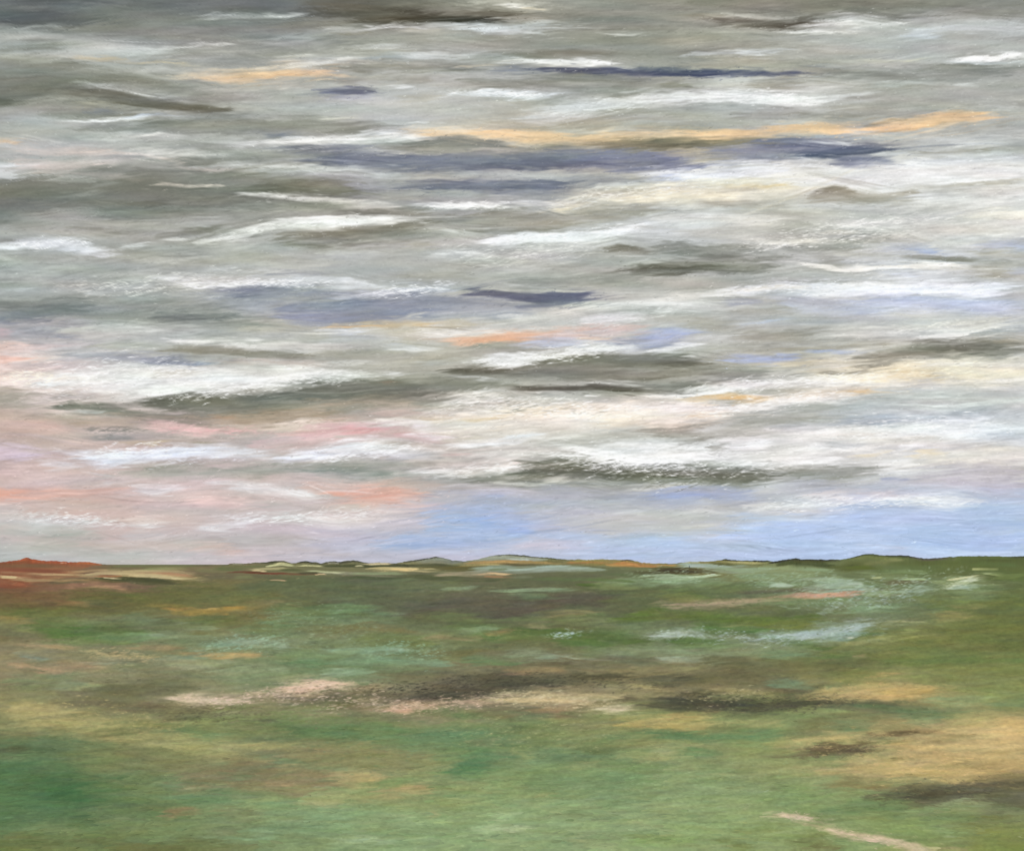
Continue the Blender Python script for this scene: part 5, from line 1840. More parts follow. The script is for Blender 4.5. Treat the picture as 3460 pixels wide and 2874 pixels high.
LAND_HAIR = '''
a8c0bc 200 10 1650 1240 1780 1225 1900 1215
b4c8cc 240 6 1330 1307 1450 1298 1560 1312 1650 1302 1750 1288 1810 1270
b4ccd0 70 4 1120 1303 1160 1300 1200 1294
b4ccc4 60 4 1330 1305 1370 1300 1410 1303
a8c0b0 200 9 1600 1210 1720 1203 1850 1195 1960 1180 2010 1178
c8d4b8 90 4 1930 1205 1980 1192 2010 1183
a8c4ac 80 8 1280 1180 1380 1180 1470 1172
9cb8a0 200 10 1500 1180 1620 1190 1760 1200
5f7040 260 20 1300 1240 1500 1250 1800 1260 2050 1230
e6ccbc 280 6 360 1430 460 1438 540 1422 620 1410 720 1402
6c6450 170 7 500 1432 640 1420 760 1412
d8c4b0 260 9 540 1428 740 1438 900 1442
5a5644 200 9 740 1440 900 1425 1060 1418
e2c4ac 220 7 770 1455 860 1448 960 1438 1060 1428
d8cca4 280 8 960 1432 1080 1428 1200 1440 1300 1452
3a382e 280 8 720 1418 850 1410 950 1405 1010 1395
3e3c32 220 8 880 1390 1050 1392 1250 1398 1380 1405
40403a 280 10 1360 1430 1500 1440 1650 1440 1780 1432
c4bc90 80 9 1380 1425 1500 1428 1600 1420
8a8468 240 14 400 1445 600 1455 750 1470
54523f 160 8 300 1462 420 1465 560 1460
c4a868 200 8 1640 1425 1760 1418 1900 1420
5c5240 170 7 1620 1548 1720 1538 1800 1535
b8a868 200 12 1600 1530 1750 1520 1900 1505
4c4a3c 200 9 1780 1630 1900 1625 2060 1615
d8b874 260 24 1750 1570 1900 1560 2060 1550
c8b47c 130 6 180 1340 260 1345 330 1350
b4a868 240 16 20 1450 100 1460 250 1475 400 1500
9cc0a8 180 9 400 1330 500 1318 600 1312
95bca0 160 9 740 1338 830 1330 920 1340
8aa080 200 16 500 1260 650 1280 800 1290
6d8a60 300 30 500 1500 800 1530 1100 1540
a4ac74 260 22 900 1490 1100 1500 1300 1500
90a878 240 26 1200 1600 1500 1620 1700 1600
dccab0 60 4 1590 1668 1640 1673 1680 1682
d4c0a4 70 5 1690 1698 1760 1714 1850 1730
'''
# ---------------------------------------------------------------- cloud and vegetation fields (numpy)
def rng(seed): return np.random.default_rng(seed)

def spline_mat(n, step):
    """cubic B-spline weights from a coarse row of knots to n samples"""
    t = np.arange(n) / step
    i = np.floor(t).astype(int)
    f = t - i
    g = int(i.max()) + 4
    m = np.zeros((n, g), np.float32)
    r = np.arange(n)
    m[r, i] = (1 - f) ** 3 / 6
    m[r, i + 1] = (3 * f ** 3 - 6 * f ** 2 + 4) / 6
    m[r, i + 2] = (-3 * f ** 3 + 3 * f ** 2 + 3 * f + 1) / 6
    m[r, i + 3] = f ** 3 / 6
    return m

def noise(h, w, sy, sx, seed, shear=0.0):
    """smooth noise, about unit deviation, blobs of sx by sy samples, leaning by shear"""
    pad = int(abs(shear) * w) + 2
    hh = h + pad
    my, mx = spline_mat(hh, sy), spline_mat(w, sx)
    k = rng(seed).standard_normal((my.shape[1], mx.shape[1])).astype(np.float32)
    a = my @ k @ mx.T
    if shear:
        off = (np.arange(w) * abs(shear))
        if shear < 0: off = off.max() - off
        y = np.arange(h)[:, None] + off[None, :]
        y0 = np.floor(y).astype(int)
        f = (y - y0).astype(np.float32)
        y0 = np.clip(y0, 0, hh - 2)
        x = np.arange(w)[None, :].repeat(h, 0)
        a = a[y0, x] * (1 - f) + a[y0 + 1, x] * f
    else:
        a = a[:h]
    return (a / (a.std() + 1e-6)).astype(np.float32)

def hexcol(s, sat=1.0):
    c = np.array([int(s[i:i + 2], 16) for i in (0, 2, 4)], np.float32) / 255
    g = c @ np.array([0.3, 0.59, 0.11], np.float32)
    ch = c.max() - c.min()
    if c[2] >= c[0] and c[2] > c[1] + 0.02 and g < 0.68: sat = sat * 0.72
    if sat > 0.8 and g > 0.68 and c[2] > c[0] + 0.08: sat = 0.98
    if sat < 0.8:                                                # the land
        if c[1] - c[0] > 0.09 and c[2] > c[0] - 0.06: sat = 0.76  # cool greens and mint stay muted
        elif c[0] >= c[1] - 0.03 and c[1] > c[2]: sat = 0.84      # straw, ochre, rust
        elif c[1] > c[2]: sat = 0.9
        if ch > 0.1: c = c * np.array([1, 1, 0.97], np.float32)
    return g + (c - g) * (1 - (1 - sat) * float(np.clip(ch / 0.2, 0, 1.6)))

def curve(xs, ys, x):
    """smooth line through the points (Hermite)"""
    xs, ys = np.array(xs, float), np.array(ys, float)
    if len(xs) == 2: return np.interp(x, xs, ys)
    d = np.diff(ys) / np.diff(xs)
    m = np.concatenate([[d[0]], (d[:-1] + d[1:]) / 2, [d[-1]]])
    i = np.clip(np.searchsorted(xs, x) - 1, 0, len(xs) - 2)
    h = xs[i + 1] - xs[i]
    t = np.clip((x - xs[i]) / h, 0, 1)
    return (ys[i] * (2 * t ** 3 - 3 * t ** 2 + 1) + h * m[i] * (t ** 3 - 2 * t ** 2 + t)
            + ys[i + 1] * (-2 * t ** 3 + 3 * t ** 2) + h * m[i + 1] * (t ** 3 - t ** 2))

def smooth(x):
    x = np.clip(x, 0, 1)
    return x * x * (3 - 2 * x)

Q = 0.5                                                # samples per photo pixel
def blur(a, n):
    for ax in (0, 1):
        for k in (1, 2, 4, 6, 9)[:n]:
            p = np.take(a, np.clip(np.arange(a.shape[ax]) + k, 0, a.shape[ax] - 1), ax)
            q = np.take(a, np.clip(np.arange(a.shape[ax]) - k, 0, a.shape[ax] - 1), ax)
            a = (p + q + 2 * a) / 4
    return a

def flow(C):
    """slope of the streaks at every spot, from the picture's own edges (structure tensor)"""
    L = blur(C @ np.array([0.3, 0.59, 0.11], np.float32), 2)
    gy, gx = np.gradient(L)
    xx, yy, xy = blur(gx * gx, 5), blur(gy * gy, 5), blur(gx * gy, 5)
    th = 0.5 * np.arctan2(2 * xy, xx - yy) + math.pi / 2          # along the streak, rows counted downwards
    sl = np.tan(np.where(th > math.pi / 2, th - math.pi, th))
    coh = np.sqrt((xx - yy) ** 2 + 4 * xy * xy) / (xx + yy + 1e-7)
    return (-np.clip(sl, -0.45, 0.45) * smooth(coh * 1.4 - 0.2)).astype(np.float32)   # upwards positive

def smear(C, seed, near, shear, drag, reach0):
    """wind-combed: average along a gently turning, mostly level direction"""
    H, W = C.shape[:2]
    slope = 0.10 * noise(H, W, 24, 90, seed + 20) + 0.12 * noise(H, W, 7, 30, seed + 21) + 0.05
    slope = 0.25 * slope - flow(C)
    comb_x = (drag * (0.6 * noise(H, W, 1.6, 45, seed + 24, 0.04) + 0.6 * noise(H, W, 4, 80, seed + 25, 0.05)
                      + 0.35 * noise(H, W, 1.2, 12, seed + 26, shear)))
    kink = 1.0 * noise(H, W, 2.4, 12, seed + 22) * near
    reach = reach0 + 0.6 * reach0 * np.clip(noise(H, W, 10, 50, seed + 23), -1.2, 2)
    yy, xx = np.mgrid[0:H, 0:W].astype(np.float32)
    acc = 0; tot = 0
    for k in (-1, -0.75, -0.5, -0.25, 0, 0.25, 0.5, 0.75, 1):
        w = 1 - 0.55 * abs(k)
        x = np.clip(np.rint(xx + k * reach + comb_x + kink * 1.5), 0, W - 1).astype(int)
        y = np.clip(yy + kink * 0.9 + (k * reach + comb_x * 0.5) * slope * near, 0, H - 1.001)
        y0 = y.astype(int); f = (y - y0)[..., None]
        acc = acc + w * (C[y0, x] * (1 - f) + C[y0 + 1, x] * f)
        tot += w
    return (acc / tot).astype(np.float32)

def comb(C, seed, dabs, near, lean=None):
    """thousands of fine wisps, each carrying the tone of a spot close by"""
    n, l0, l1, h0, h1, al, dl = dabs
    H, W = C.shape[:2]
    R = rng(seed)
    tilt = (flow(C) + 0.03 * noise(H, W, 30, 110, seed + 1)) if lean is None else lean + 0.1 * noise(H, W, 12, 60, seed + 1)
    busy = noise(H, W, 20, 90, seed + 2)
    X, Y = R.uniform(-20, W + 20, n), R.uniform(0, H, n)
    LL = l0 * (l1 / l0) ** R.uniform(0, 1, n) ** 1.4
    HH = h0 * (h1 / h0) ** R.uniform(0, 1, n)
    dX, dY = R.normal(0, 26, n), R.normal(0, 5, n)
    dL, bend, ai = R.normal(0, dl, n), R.normal(0, 0.06, n), R.uniform(0.4, 1, n)
    for i in range(n):
        nr = near if np.isscalar(near) else float(near[min(int(Y[i]), H - 1), 0])
        L, h = LL[i], HH[i] * (0.35 + 0.65 * nr)
        xi, yi = int(np.clip(X[i], 0, W - 1)), int(Y[i])
        L *= 1 + 0.25 * float(np.clip(busy[yi, xi], -1, 1))
        a0, a1 = max(0, int(X[i] - L / 2)), min(W, int(X[i] + L / 2) + 1)
        if a1 - a0 < 4: continue
        col = C[int(np.clip(yi + dY[i] * nr, 0, H - 1)), int(np.clip(xi + dX[i] - 0.25 * L, 0, W - 1))] * (1 + dL[i])
        x = np.arange(a0, a1) - X[i]
        q = 2 * x / L
        cy = Y[i] - (tilt[yi, xi] * x * nr + bend[i] * L * nr * (q * q - 0.3) * 0.5)
        m = h * 1.8 + 1
        b0, b1 = max(0, int(cy.min() - m)), min(H, int(cy.max() + m) + 1)
        if b1 <= b0: continue
        w = np.clip(1 - q * q, 0, 1)
        d = (np.arange(b0, b1)[:, None] - cy[None]) / (h * (0.35 + 0.65 * w))[None]
        a = (al * ai[i] * w[None] ** 0.8 * np.exp(-d * d * 1.3))[..., None]
        C[b0:b1, a0:a1] += a * (col - C[b0:b1, a0:a1])
    return C

def feather(C, txt, v0, v1, seed, tilt, l0, l1, sat):
    """short dry hairs scattered along the bright and dark crests"""
    H, W = C.shape[:2]
    R = rng(seed)
    for line in txt.strip().splitlines():
        tok = line.split()
        col, n, sp = hexcol(tok[0], sat), int(int(tok[1]) * 1.6), float(tok[2]) / 0.60694 * Q
        p = [float(q) / 0.60694 for q in tok[3:]]
        xs, ys = np.array(p[0::2]) * Q, (np.array(p[1::2]) - v0) * Q
        X = R.uniform(xs[0] - 12, xs[-1] + 12, n)
        e = np.clip(1 - np.abs(2 * (X - xs[0]) / (xs[-1] - xs[0]) - 1) ** 3, 0, 1)
        Y = curve(xs, ys, np.clip(X, xs[0], xs[-1])) + R.normal(0, 0.85 if v1 < 2500 else 1.2, n) * sp * (0.5 + 0.5 * e)
        for i in range(n):
            L, h = l0 * (l1 / l0) ** R.uniform(), R.uniform(0.4, 0.95)
            t = tilt + R.normal(0, 0.13)
            a0, a1 = max(0, int(X[i] - L / 2)), min(W, int(X[i] + L / 2) + 1)
            if a1 - a0 < 2: continue
            x = np.arange(a0, a1) - X[i]
            q = 2 * x / L
            cy = Y[i] - t * x - R.normal(0, 0.06) * L * q * q
            b0, b1 = max(0, int(cy.min() - 2)), min(H, int(cy.max() + 3))
            if b1 <= b0: continue
            w = np.clip(1 - q * q, 0, 1)
            d = (np.arange(b0, b1)[:, None] - cy[None]) / h
            a = (R.uniform(0.15, 0.7) * (0.15 + 0.85 * e[i]) * w[None] * np.exp(-d * d))[..., None]
            C[b0:b1, a0:a1] += a * (np.clip(col * (1 + R.normal(0, 0.04)), 0, 1) - C[b0:b1, a0:a1])
    return C

def field(grid, banks, v0, v1, seed, wob, shear, far=(), grow=1.0, soft=1.0, sat=1.0, wisps=None, hairs=(9000, 5, 16, 0.5, 1.0, 0.5, 0.06), drag=12.0, reach=6.0, dabs=(6000, 22, 120, 0.8, 3.2, 0.4, 0.05), grid_rows=None):
    W, H = int(3460 * Q), int((v1 - v0) * Q)
    g = np.array([[hexcol(c, sat) for c in r.split()] for r in grid.strip().splitlines()])
    rows = (np.array(grid_rows) - v0) * Q
    # coarse grid, wobbled
    yy, xx = np.mgrid[0:H, 0:W].astype(np.float32)
    yw = yy + 14 * noise(H, W, 26, 150, seed + 1) + 5 * noise(H, W, 7, 40, seed + 2, shear)
    xw = xx + 50 * noise(H, W, 30, 150, seed + 3)
    fy = np.interp(np.clip(yw, 0, H - 1), rows, np.arange(len(rows)))
    fx = np.clip(xw / (W - 1), 0, 1) * (g.shape[1] - 1)
    y0 = np.clip(np.floor(fy).astype(int), 0, g.shape[0] - 2); ty = smooth(fy - y0)[..., None]
    x0 = np.clip(np.floor(fx).astype(int), 0, g.shape[1] - 2); tx = smooth(fx - x0)[..., None]
    C = (g[y0, x0] * (1 - ty) * (1 - tx) + g[y0 + 1, x0] * ty * (1 - tx)
         + g[y0, x0 + 1] * (1 - ty) * tx + g[y0 + 1, x0 + 1] * ty * tx).astype(np.float32)
    warp = wob * (2.2 * noise(H, W, 9, 60, seed + 4) + 1.2 * noise(H, W, 3.5, 18, seed + 5, shear))
    n1 = noise(H, W, 2.2, 26, seed + 6, shear)
    n2 = noise(H, W, 1.6, 9, seed + 7, shear * 1.6)
    n3 = noise(H, W, 6, 50, seed + 8, -shear)
    thin = 0.6 * noise(H, W, 1.5, 45, seed + 30, 0.03) + 0.6 * noise(H, W, 3.5, 30, seed + 31, 0.06)
    edge = 0.5 * n1 + 0.35 * n2 + 0.45 * n3
    near = np.clip((np.arange(H) / Q + v0 - HOR) / 60.0, 0.12, 1)[:, None] if v1 > 2500 else 1.0
    warp = warp * near
    big = 1.9 * wob * near * noise(H, W, 14, 75, seed + 9)
    def lay(late):
        for bank in (list(banks) + list(far) if late else banks):
            ox, oy, txt = bank[:3]
            zz = bank[3] if len(bank) > 3 else 1.75
            pw = bank[4] if len(bank) > 4 else 1.0
            hmax = bank[5] if len(bank) > 5 else 1e9
            for line in txt.strip().splitlines():
                tok = line.split()
                s, r = 0.65, 0.6
                while '=' in tok[-1]:
                    k, v = tok.pop().split('=')
                    if k == 's': s = float(v)
                    else: r = float(v)
                col, a, hh = hexcol(tok[0], sat), float(tok[1]), float(tok[2]) / zz * Q * grow
                if float(tok[2]) > hmax: continue
                a *= pw
                if late:
                    row = float(np.mean([float(q) for q in tok[4::2]])) / zz + oy
                    if bank in far: s *= 0.8
                    elif v1 > 2500:
                        if row > 2010 or row < 1958 or float(tok[2]) > 17: continue
                        a *= 0.8; s *= 0.7
                    else:
                        if not (r >= 0.8 or s <= 0.5) or float(tok[2]) > 26 or row > 1700: continue
                        a *= 0.55
                p = [float(q) for q in tok[3:]]
                px = [(q / zz + ox) * Q for q in p[0::2]]
                py = [(q / zz + oy - v0) * Q for q in p[1::2]]
                a0 = max(0, int(px[0] - 8)); a1 = min(W, int(px[-1] + 9))
                if a1 <= a0 + 1: continue
                x = np.arange(a0, a1)
                cy = curve(px, py, x)
                t = (x - px[0]) / (px[-1] - px[0])
                e = np.clip(1 - np.abs(2 * t - 1) ** 3, 0, 1) ** 0.65       # the streak thins out towards both ends
                hx = hh * (0.10 + 0.95 * e) + 0.35
                b0 = max(0, int(cy.min() - hh * 2.2 - 10)); b1 = min(H, int(cy.max() + hh * 2.2 + 11))
                if b1 <= b0: continue
                y = np.arange(b0, b1)[:, None]
                sl = (slice(b0, b1), slice(a0, a1))
                ln_ = px[-1] - px[0]
                te = np.minimum(t, 1 - t)[None] * ln_ / min(0.24 * ln_, 20 + 3 * hh)
                te = te + 0.33 * np.clip(n1[sl] + 0.5 * n3[sl], -1.6, 1.6) * (te > -0.02)
                ea = smooth(te * 0.85 + 0.08)
                mv = float(np.mean(cy)) / Q + v0                                 # low sky blends softly, far land stays crisp
                s = s * soft * ((1 + 0.8 * float(smooth((mv - 1600) / 150))) if v1 < 2500 else (0.45 + 0.55 * float(smooth((mv - 1930) / 120))))
                d = np.abs(y - cy[None] - (warp[sl] * min(1.0, 0.3 + hh / 12) + big[sl] * min(1.0, hh / 16))) / hx[None]
                f = smooth((1 + 0.75 * s - d) / (1.5 * s))
                ed = edge[sl]
                f = np.clip(f + r * 0.85 * ed * 1.7 * f * (1 - f), 0, 1)
                if r > 0.65:
                    f = f * (1 - (r - 0.6) * 1.6 * smooth(0.5 + 0.8 * (0.6 * n2[sl] + 0.6 * n1[sl])))
                f = f * (1 - 0.30 * smooth(0.5 + 0.7 * thin[sl]) - 0.10 * smooth(0.5 + n3[sl]))
                al = (a * (0.84 if mv > 2380 else 1.0) * ea * f)[..., None]
                C[sl] = C[sl] * (1 - al) + col * al
    lay(False)
    C = smear(C, seed, near, shear, drag, reach)
    if wisps: C = comb(C, seed + 50, wisps, near)
    C = comb(C, seed + 40, dabs, near)
    lay(True)
    C = comb(C, seed + 60, hairs, near, 0.32)
    return C, (n1, n2, n3)

def sharpen(C, k):
    B = C.copy()
    for ax in (0, 1):
        B = (np.roll(B, 1, ax) + np.roll(B, -1, ax) + 2 * B) / 4
        B = (np.roll(B, 2, ax) + np.roll(B, -2, ax) + 2 * B) / 4
    D = C + k * (C - B)
    D[:4] = C[:4]; D[-4:] = C[-4:]; D[:, :4] = C[:, :4]; D[:, -4:] = C[:, -4:]
    return D

def lin(c): return np.where(c <= 0.04045, c / 12.92, ((c + 0.055) / 1.055) ** 2.4)

def pick(img, v0, U, V):
    H, W = img.shape[:2]
    u = np.abs(U * Q); u = (W - 1) - np.abs((W - 1) - np.mod(u, 2 * (W - 1)))
    v = (V - v0) * Q
    v = np.abs(v); v = (H - 1) - np.abs((H - 1) - np.mod(v, 2 * (H - 1)))
    u = np.clip(u, 0, W - 1.001); v = np.clip(v, 0, H - 1.001)
    iu, iv = u.astype(int), v.astype(int)
    fu, fv = (u - iu)[..., None], (v - iv)[..., None]
    return (img[iv, iu] * (1 - fu) * (1 - fv) + img[iv, iu + 1] * fu * (1 - fv)
            + img[iv + 1, iu] * (1 - fu) * fv + img[iv + 1, iu + 1] * fu * fv)

def look(img, v0, U, V):
    """colour of the field in a direction; round the sides it runs on into another stretch of itself"""
    D = U - CU
    side = smooth((np.abs(D) - 1740) / 420)[..., None]
    back = smooth((np.abs(D) - 9600) / 1500)[..., None]
    A = pick(img, v0, U, V)
    if side.max() == 0: return A
    B = pick(img, v0, U - np.sign(D) * 2050, V + 30 * np.sin(U * 0.002))
    E = pick(img, v0, CU + np.abs(D) - 9000, V)
    B = B * (1 - back) + E * back
    return A * (1 - side) + B * side

def bearing(x, y, z):
    """where a point of the place lies as seen from the hilltop (photo pixels); bearings run on past the view"""
    az = np.arctan2(x, y)
    lim = math.radians(31)
    extra = az - np.clip(az, -lim, lim)
    az = az - extra
    r = np.hypot(x, y)
    X, Y, Z = np.sin(az) * r, np.cos(az) * r, z - EYE
    f = Y * math.cos(PITCH) + Z * math.sin(PITCH)
    up = -Y * math.sin(PITCH) + Z * math.cos(PITCH)
    f = np.maximum(f, 0.05 * r + 0.01)
    return CU + FOC * (X / f + 1.3 * extra), CV - FOC * up / f

# ---------------------------------------------------------------- mesh helpers
def grid_mesh(name, P, col, mat, wrap=False, attr='tint'):
    """P rows x cols x 3 as one sheet of quads with a colour per vertex"""
    R, Cn = P.shape[:2]
    me = bpy.data.meshes.new(name)
    me.vertices.add(R * Cn)
    me.vertices.foreach_set('co', P.reshape(-1).astype(np.float32))
    idx = np.arange(R * Cn).reshape(R, Cn)
    if wrap: idx = np.concatenate([idx, idx[:, :1]], 1)
    q = np.stack([idx[:-1, :-1], idx[:-1, 1:], idx[1:, 1:], idx[1:, :-1]], -1).reshape(-1, 4)
    me.loops.add(q.size); me.polygons.add(len(q))
    me.loops.foreach_set('vertex_index', q.reshape(-1).astype(np.int32))
    me.polygons.foreach_set('loop_start', (np.arange(len(q)) * 4).astype(np.int32))
    me.polygons.foreach_set('loop_total', np.full(len(q), 4, np.int32))
    me.polygons.foreach_set('use_smooth', np.ones(len(q), bool))
    me.update(calc_edges=True)
    a = me.attributes.new(attr, 'FLOAT_COLOR', 'POINT')
    c = np.concatenate([col.reshape(-1, 3), np.ones((R * Cn, 1))], 1).astype(np.float32)
    a.data.foreach_set('color', c.reshape(-1))
    me.materials.append(mat)
    ob = bpy.data.objects.new(name, me)
    bpy.context.scene.collection.objects.link(ob)
    return ob

def tag(o, label, cat, kind=None, group=None):
    o['label'] = label; o['category'] = cat
    if kind: o['kind'] = kind
    if group: o['group'] = group

def new_mat(name):
    m = bpy.data.materials.new(name); m.use_nodes = True
    nt = m.node_tree
    for n in list(nt.nodes): nt.nodes.remove(n)
    out = nt.nodes.new('ShaderNodeOutputMaterial')
    return m, nt, out

# ---------------------------------------------------------------- the sky
SKY = [BIG_SKY + (0.8,)] + [k + (1.75, 0.92) for k in SKY] + [BIG_SKY + (0.4, 9.0)]
LAND = [BIG_LAND + (0.8,)] + [k + (1.75, 0.85) for k in LAND] + [BIG_LAND + (0.55, 30.0)]
sky_img, sn = field(SKY_GRID, SKY, 0, 1960, 11, 1.0, 0.10, soft=1.6, sat=0.84, drag=8.0, reach=9.0, wisps=(2600, 40, 230, 1.2, 4.5, 0.42, 0.085), dabs=(24000, 12, 120, 0.55, 2.4, 0.42, 0.055), hairs=(22000, 4, 16, 0.45, 0.9, 0.6, 0.075), grid_rows=[0] + [158.2 * i for i in range(1, 12)] + [1898])
sky_img = feather(sky_img, SKY_HAIR, 0, 1960, 501, 0.16, 7, 26, 0.9)
sky_img = sharpen(sky_img, 0.8)
sky_img = sky_img + 0.22 * (sky_img - blur(sky_img, 5)).mean(-1, keepdims=True)
sky_img = sky_img + 0.15 * np.clip(sky_img.mean(-1, keepdims=True) - 0.80, 0, 1)
H_, W_ = sky_img.shape[:2]
blue = smooth((np.arange(H_) / Q - 1620) / 120)[:, None] * smooth((sky_img[..., 2] - sky_img[..., 0]) * 9 - 0.3)
sky_img = sky_img + blue[..., None] * np.array([-0.006, 0.016, 0.010])
busy = smooth(0.5 + 0.5 * noise(H_, W_, 40, 180, 97))
lum = ((0.006 + 0.02 * busy) * noise(H_, W_, 1.3, 12, 98, 0.07) + 0.006 * sn[0] + 0.006 * sn[1] + 0.006 * sn[2] + 0.009 * noise(H_, W_, 1.1, 2, 91)
       + 0.018 * noise(H_, W_, 9, 55, 92) + 0.014 * noise(H_, W_, 4, 26, 95, 0.08))
lum = lum * (1 - 0.6 * smooth((np.arange(H_) / Q - 1600) / 120))[:, None]
sky_img = np.clip(sky_img * (1 + lum[..., None]) + 0.006 * np.stack([noise(H_, W_, 8, 60, 93), 0 * lum, noise(H_, W_, 8, 60, 94)], -1), 0.02, 1)

def steps(a, b, fine, coarse, end):
    f = np.arange(a, b, fine)
    c = np.arange(b, end, coarse)
    return np.concatenate([f, c, [end]])

sky_mat, nt, out = new_mat('cloudy_sky')
at = nt.nodes.new('ShaderNodeAttribute'); at.attribute_name = 'tint'
em = nt.nodes.new('ShaderNodeEmission')
nt.links.new(at.outputs['Color'], em.inputs['Color'])
em.inputs['Strength'].default_value = 1 / 2 ** vs.exposure
nt.links.new(em.outputs[0], out.inputs['Surface'])

half = steps(0, math.radians(31), 0.0009, 0.012, math.pi)
azs = np.concatenate([-half[1:-1][::-1], half[:-1], [math.pi]])
els = steps(math.radians(-1.2), math.radians(32.5), 0.0009, 0.012, math.radians(50))
A, E = np.meshgrid(azs, els)
RD = 60000.0
P = np.stack([np.sin(A) * np.cos(E) * RD, np.cos(A) * np.cos(E) * RD, EYE + np.sin(E) * RD], -1)
U, V = bearing(P[..., 0], P[..., 1], P[..., 2])
sky_ob = grid_mesh('sky', P[::-1], lin(look(sky_img, 0, U, V))[::-1], sky_mat, wrap=True)
tag(sky_ob, 'wide overcast sky of long grey and white cloud streaks with lavender, peach and pink gaps', 'sky', 'structure')

# ---------------------------------------------------------------- the moor
land_rows = [1911, 1977, 2059, 2158, 2257, 2356, 2455, 2554, 2653, 2751, 2873]
land_img, ln = field(LAND_GRID, LAND, 1840, 2874, 51, 1.0, 0.10, far=FAR, soft=1.7, sat=0.74, drag=7.0, reach=6.0, wisps=(2200, 18, 130, 0.8, 3.5, 0.38, 0.09), dabs=(18000, 7, 60, 0.5, 1.8, 0.42, 0.08), hairs=(20000, 3, 12, 0.45, 0.9, 0.5, 0.08), grid_rows=land_rows)
land_img = feather(land_img, LAND_HAIR, 1840, 2874, 502, 0.22, 4, 15, 0.85)
land_img = sharpen(land_img, 0.6)
warm = smooth((np.arange(land_img.shape[0]) / Q + 1840 - 2300) / 300)[:, None, None]
land_img = land_img * (1 + warm * np.array([0.02, -0.008, -0.01]) + (1 - warm) * np.array([0.015, -0.005, -0.03]))
H_, W_ = land_img.shape[:2]
vrow = (np.arange(H_) / Q + 1840)
amp = np.clip((vrow - 1900) / 90, 0.35, 1)[:, None]
lum = amp * (0.018 * ln[0] + 0.022 * ln[1] + 0.012 * ln[2] + 0.022 * noise(H_, W_, 1.3, 2.5, 191) + 0.014 * noise(H_, W_, 10, 60, 192))
land_img = np.clip(land_img * (1 + lum[..., None]) + 0.006 * amp[..., None] * np.stack([noise(H_, W_, 3, 22, 193), 0 * lum, noise(H_, W_, 3, 22, 194)], -1), 0.03, 1)

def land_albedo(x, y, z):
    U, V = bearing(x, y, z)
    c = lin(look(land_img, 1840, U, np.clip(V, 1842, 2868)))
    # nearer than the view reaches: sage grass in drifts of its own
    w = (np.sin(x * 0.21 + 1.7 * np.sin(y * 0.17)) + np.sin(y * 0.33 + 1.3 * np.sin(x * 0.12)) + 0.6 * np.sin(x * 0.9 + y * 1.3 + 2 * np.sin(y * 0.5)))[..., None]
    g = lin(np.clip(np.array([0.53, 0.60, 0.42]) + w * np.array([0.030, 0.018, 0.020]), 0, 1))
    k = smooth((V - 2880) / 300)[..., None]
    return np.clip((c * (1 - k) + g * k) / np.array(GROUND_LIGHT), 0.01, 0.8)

land_mat, nt, out = new_mat('moorland')
at = nt.nodes.new('ShaderNodeAttribute'); at.attribute_name = 'tint'
bs = nt.nodes.new('ShaderNodeBsdfPrincipled')
bs.inputs['Roughness'].default_value = 0.95
bs.inputs['Specular IOR Level'].default_value = 0.05
nt.links.new(at.outputs['Color'], bs.inputs['Base Color'])
nt.links.new(bs.outputs[0], out.inputs['Surface'])

dep = np.concatenate([np.geomspace(0.00045, 0.004, 12, endpoint=False), np.arange(0.004, 0.03, 0.00045), np.arange(0.03, math.radians(16.5), 0.0009), np.linspace(math.radians(16.5), math.radians(80), 240)])
rad = EYE / np.tan(dep)
A, R = np.meshgrid(azs, rad)
X, Y = np.sin(A) * R, np.cos(A) * R
def swell(x, y):                                       # low swells of the moor
    r = np.hypot(x, y)
    k = np.clip((r - 25) / 60, 0, 1) * np.clip(1 - (r - 400) / 1600, 0, 1)
    return k * 0.22 * (np.sin(x * 0.031 + 1.3) * np.cos(y * 0.021 + 0.4) + 0.6 * np.sin(x * 0.073 - y * 0.05))
Z = swell(X, Y)
nr_, nc_ = X.shape                                     # small hummocks, lower where the view skims the ground
hum = 0.7 * noise(nr_, nc_, 1.7, 5, 71, 0.15) + 0.5 * noise(nr_, nc_, 1.4, 2.6, 72)
cell = np.abs(np.gradient(rad))[:, None]
hum = hum * 0.11 * np.tan(dep)[:, None] * cell * np.clip((dep[:, None] - 0.006) / 0.02, 0, 1) * (R > 30) * (np.abs(A) < math.radians(30.9))
P = np.stack([X, Y, Z + hum], -1)
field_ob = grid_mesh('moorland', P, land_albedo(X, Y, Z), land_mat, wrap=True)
tag(field_ob, 'broad open moor mottled in green, ochre, rust and grey, running to the horizon', 'field', 'structure')

# ---------------------------------------------------------------- the hills along the horizon
def crest_point(u, v, D):
    """a crest seen in direction (u, v) at ground distance D"""
    dx, dup = (u - CU) / FOC, (CV - v) / FOC
    fx, fy = dx, math.cos(PITCH) - dup * math.sin(PITCH)
    fz = math.sin(PITCH) + dup * math.cos(PITCH)
    k = D / np.hypot(fx, fy)
    return fx * k, fy * k, EYE + fz * k

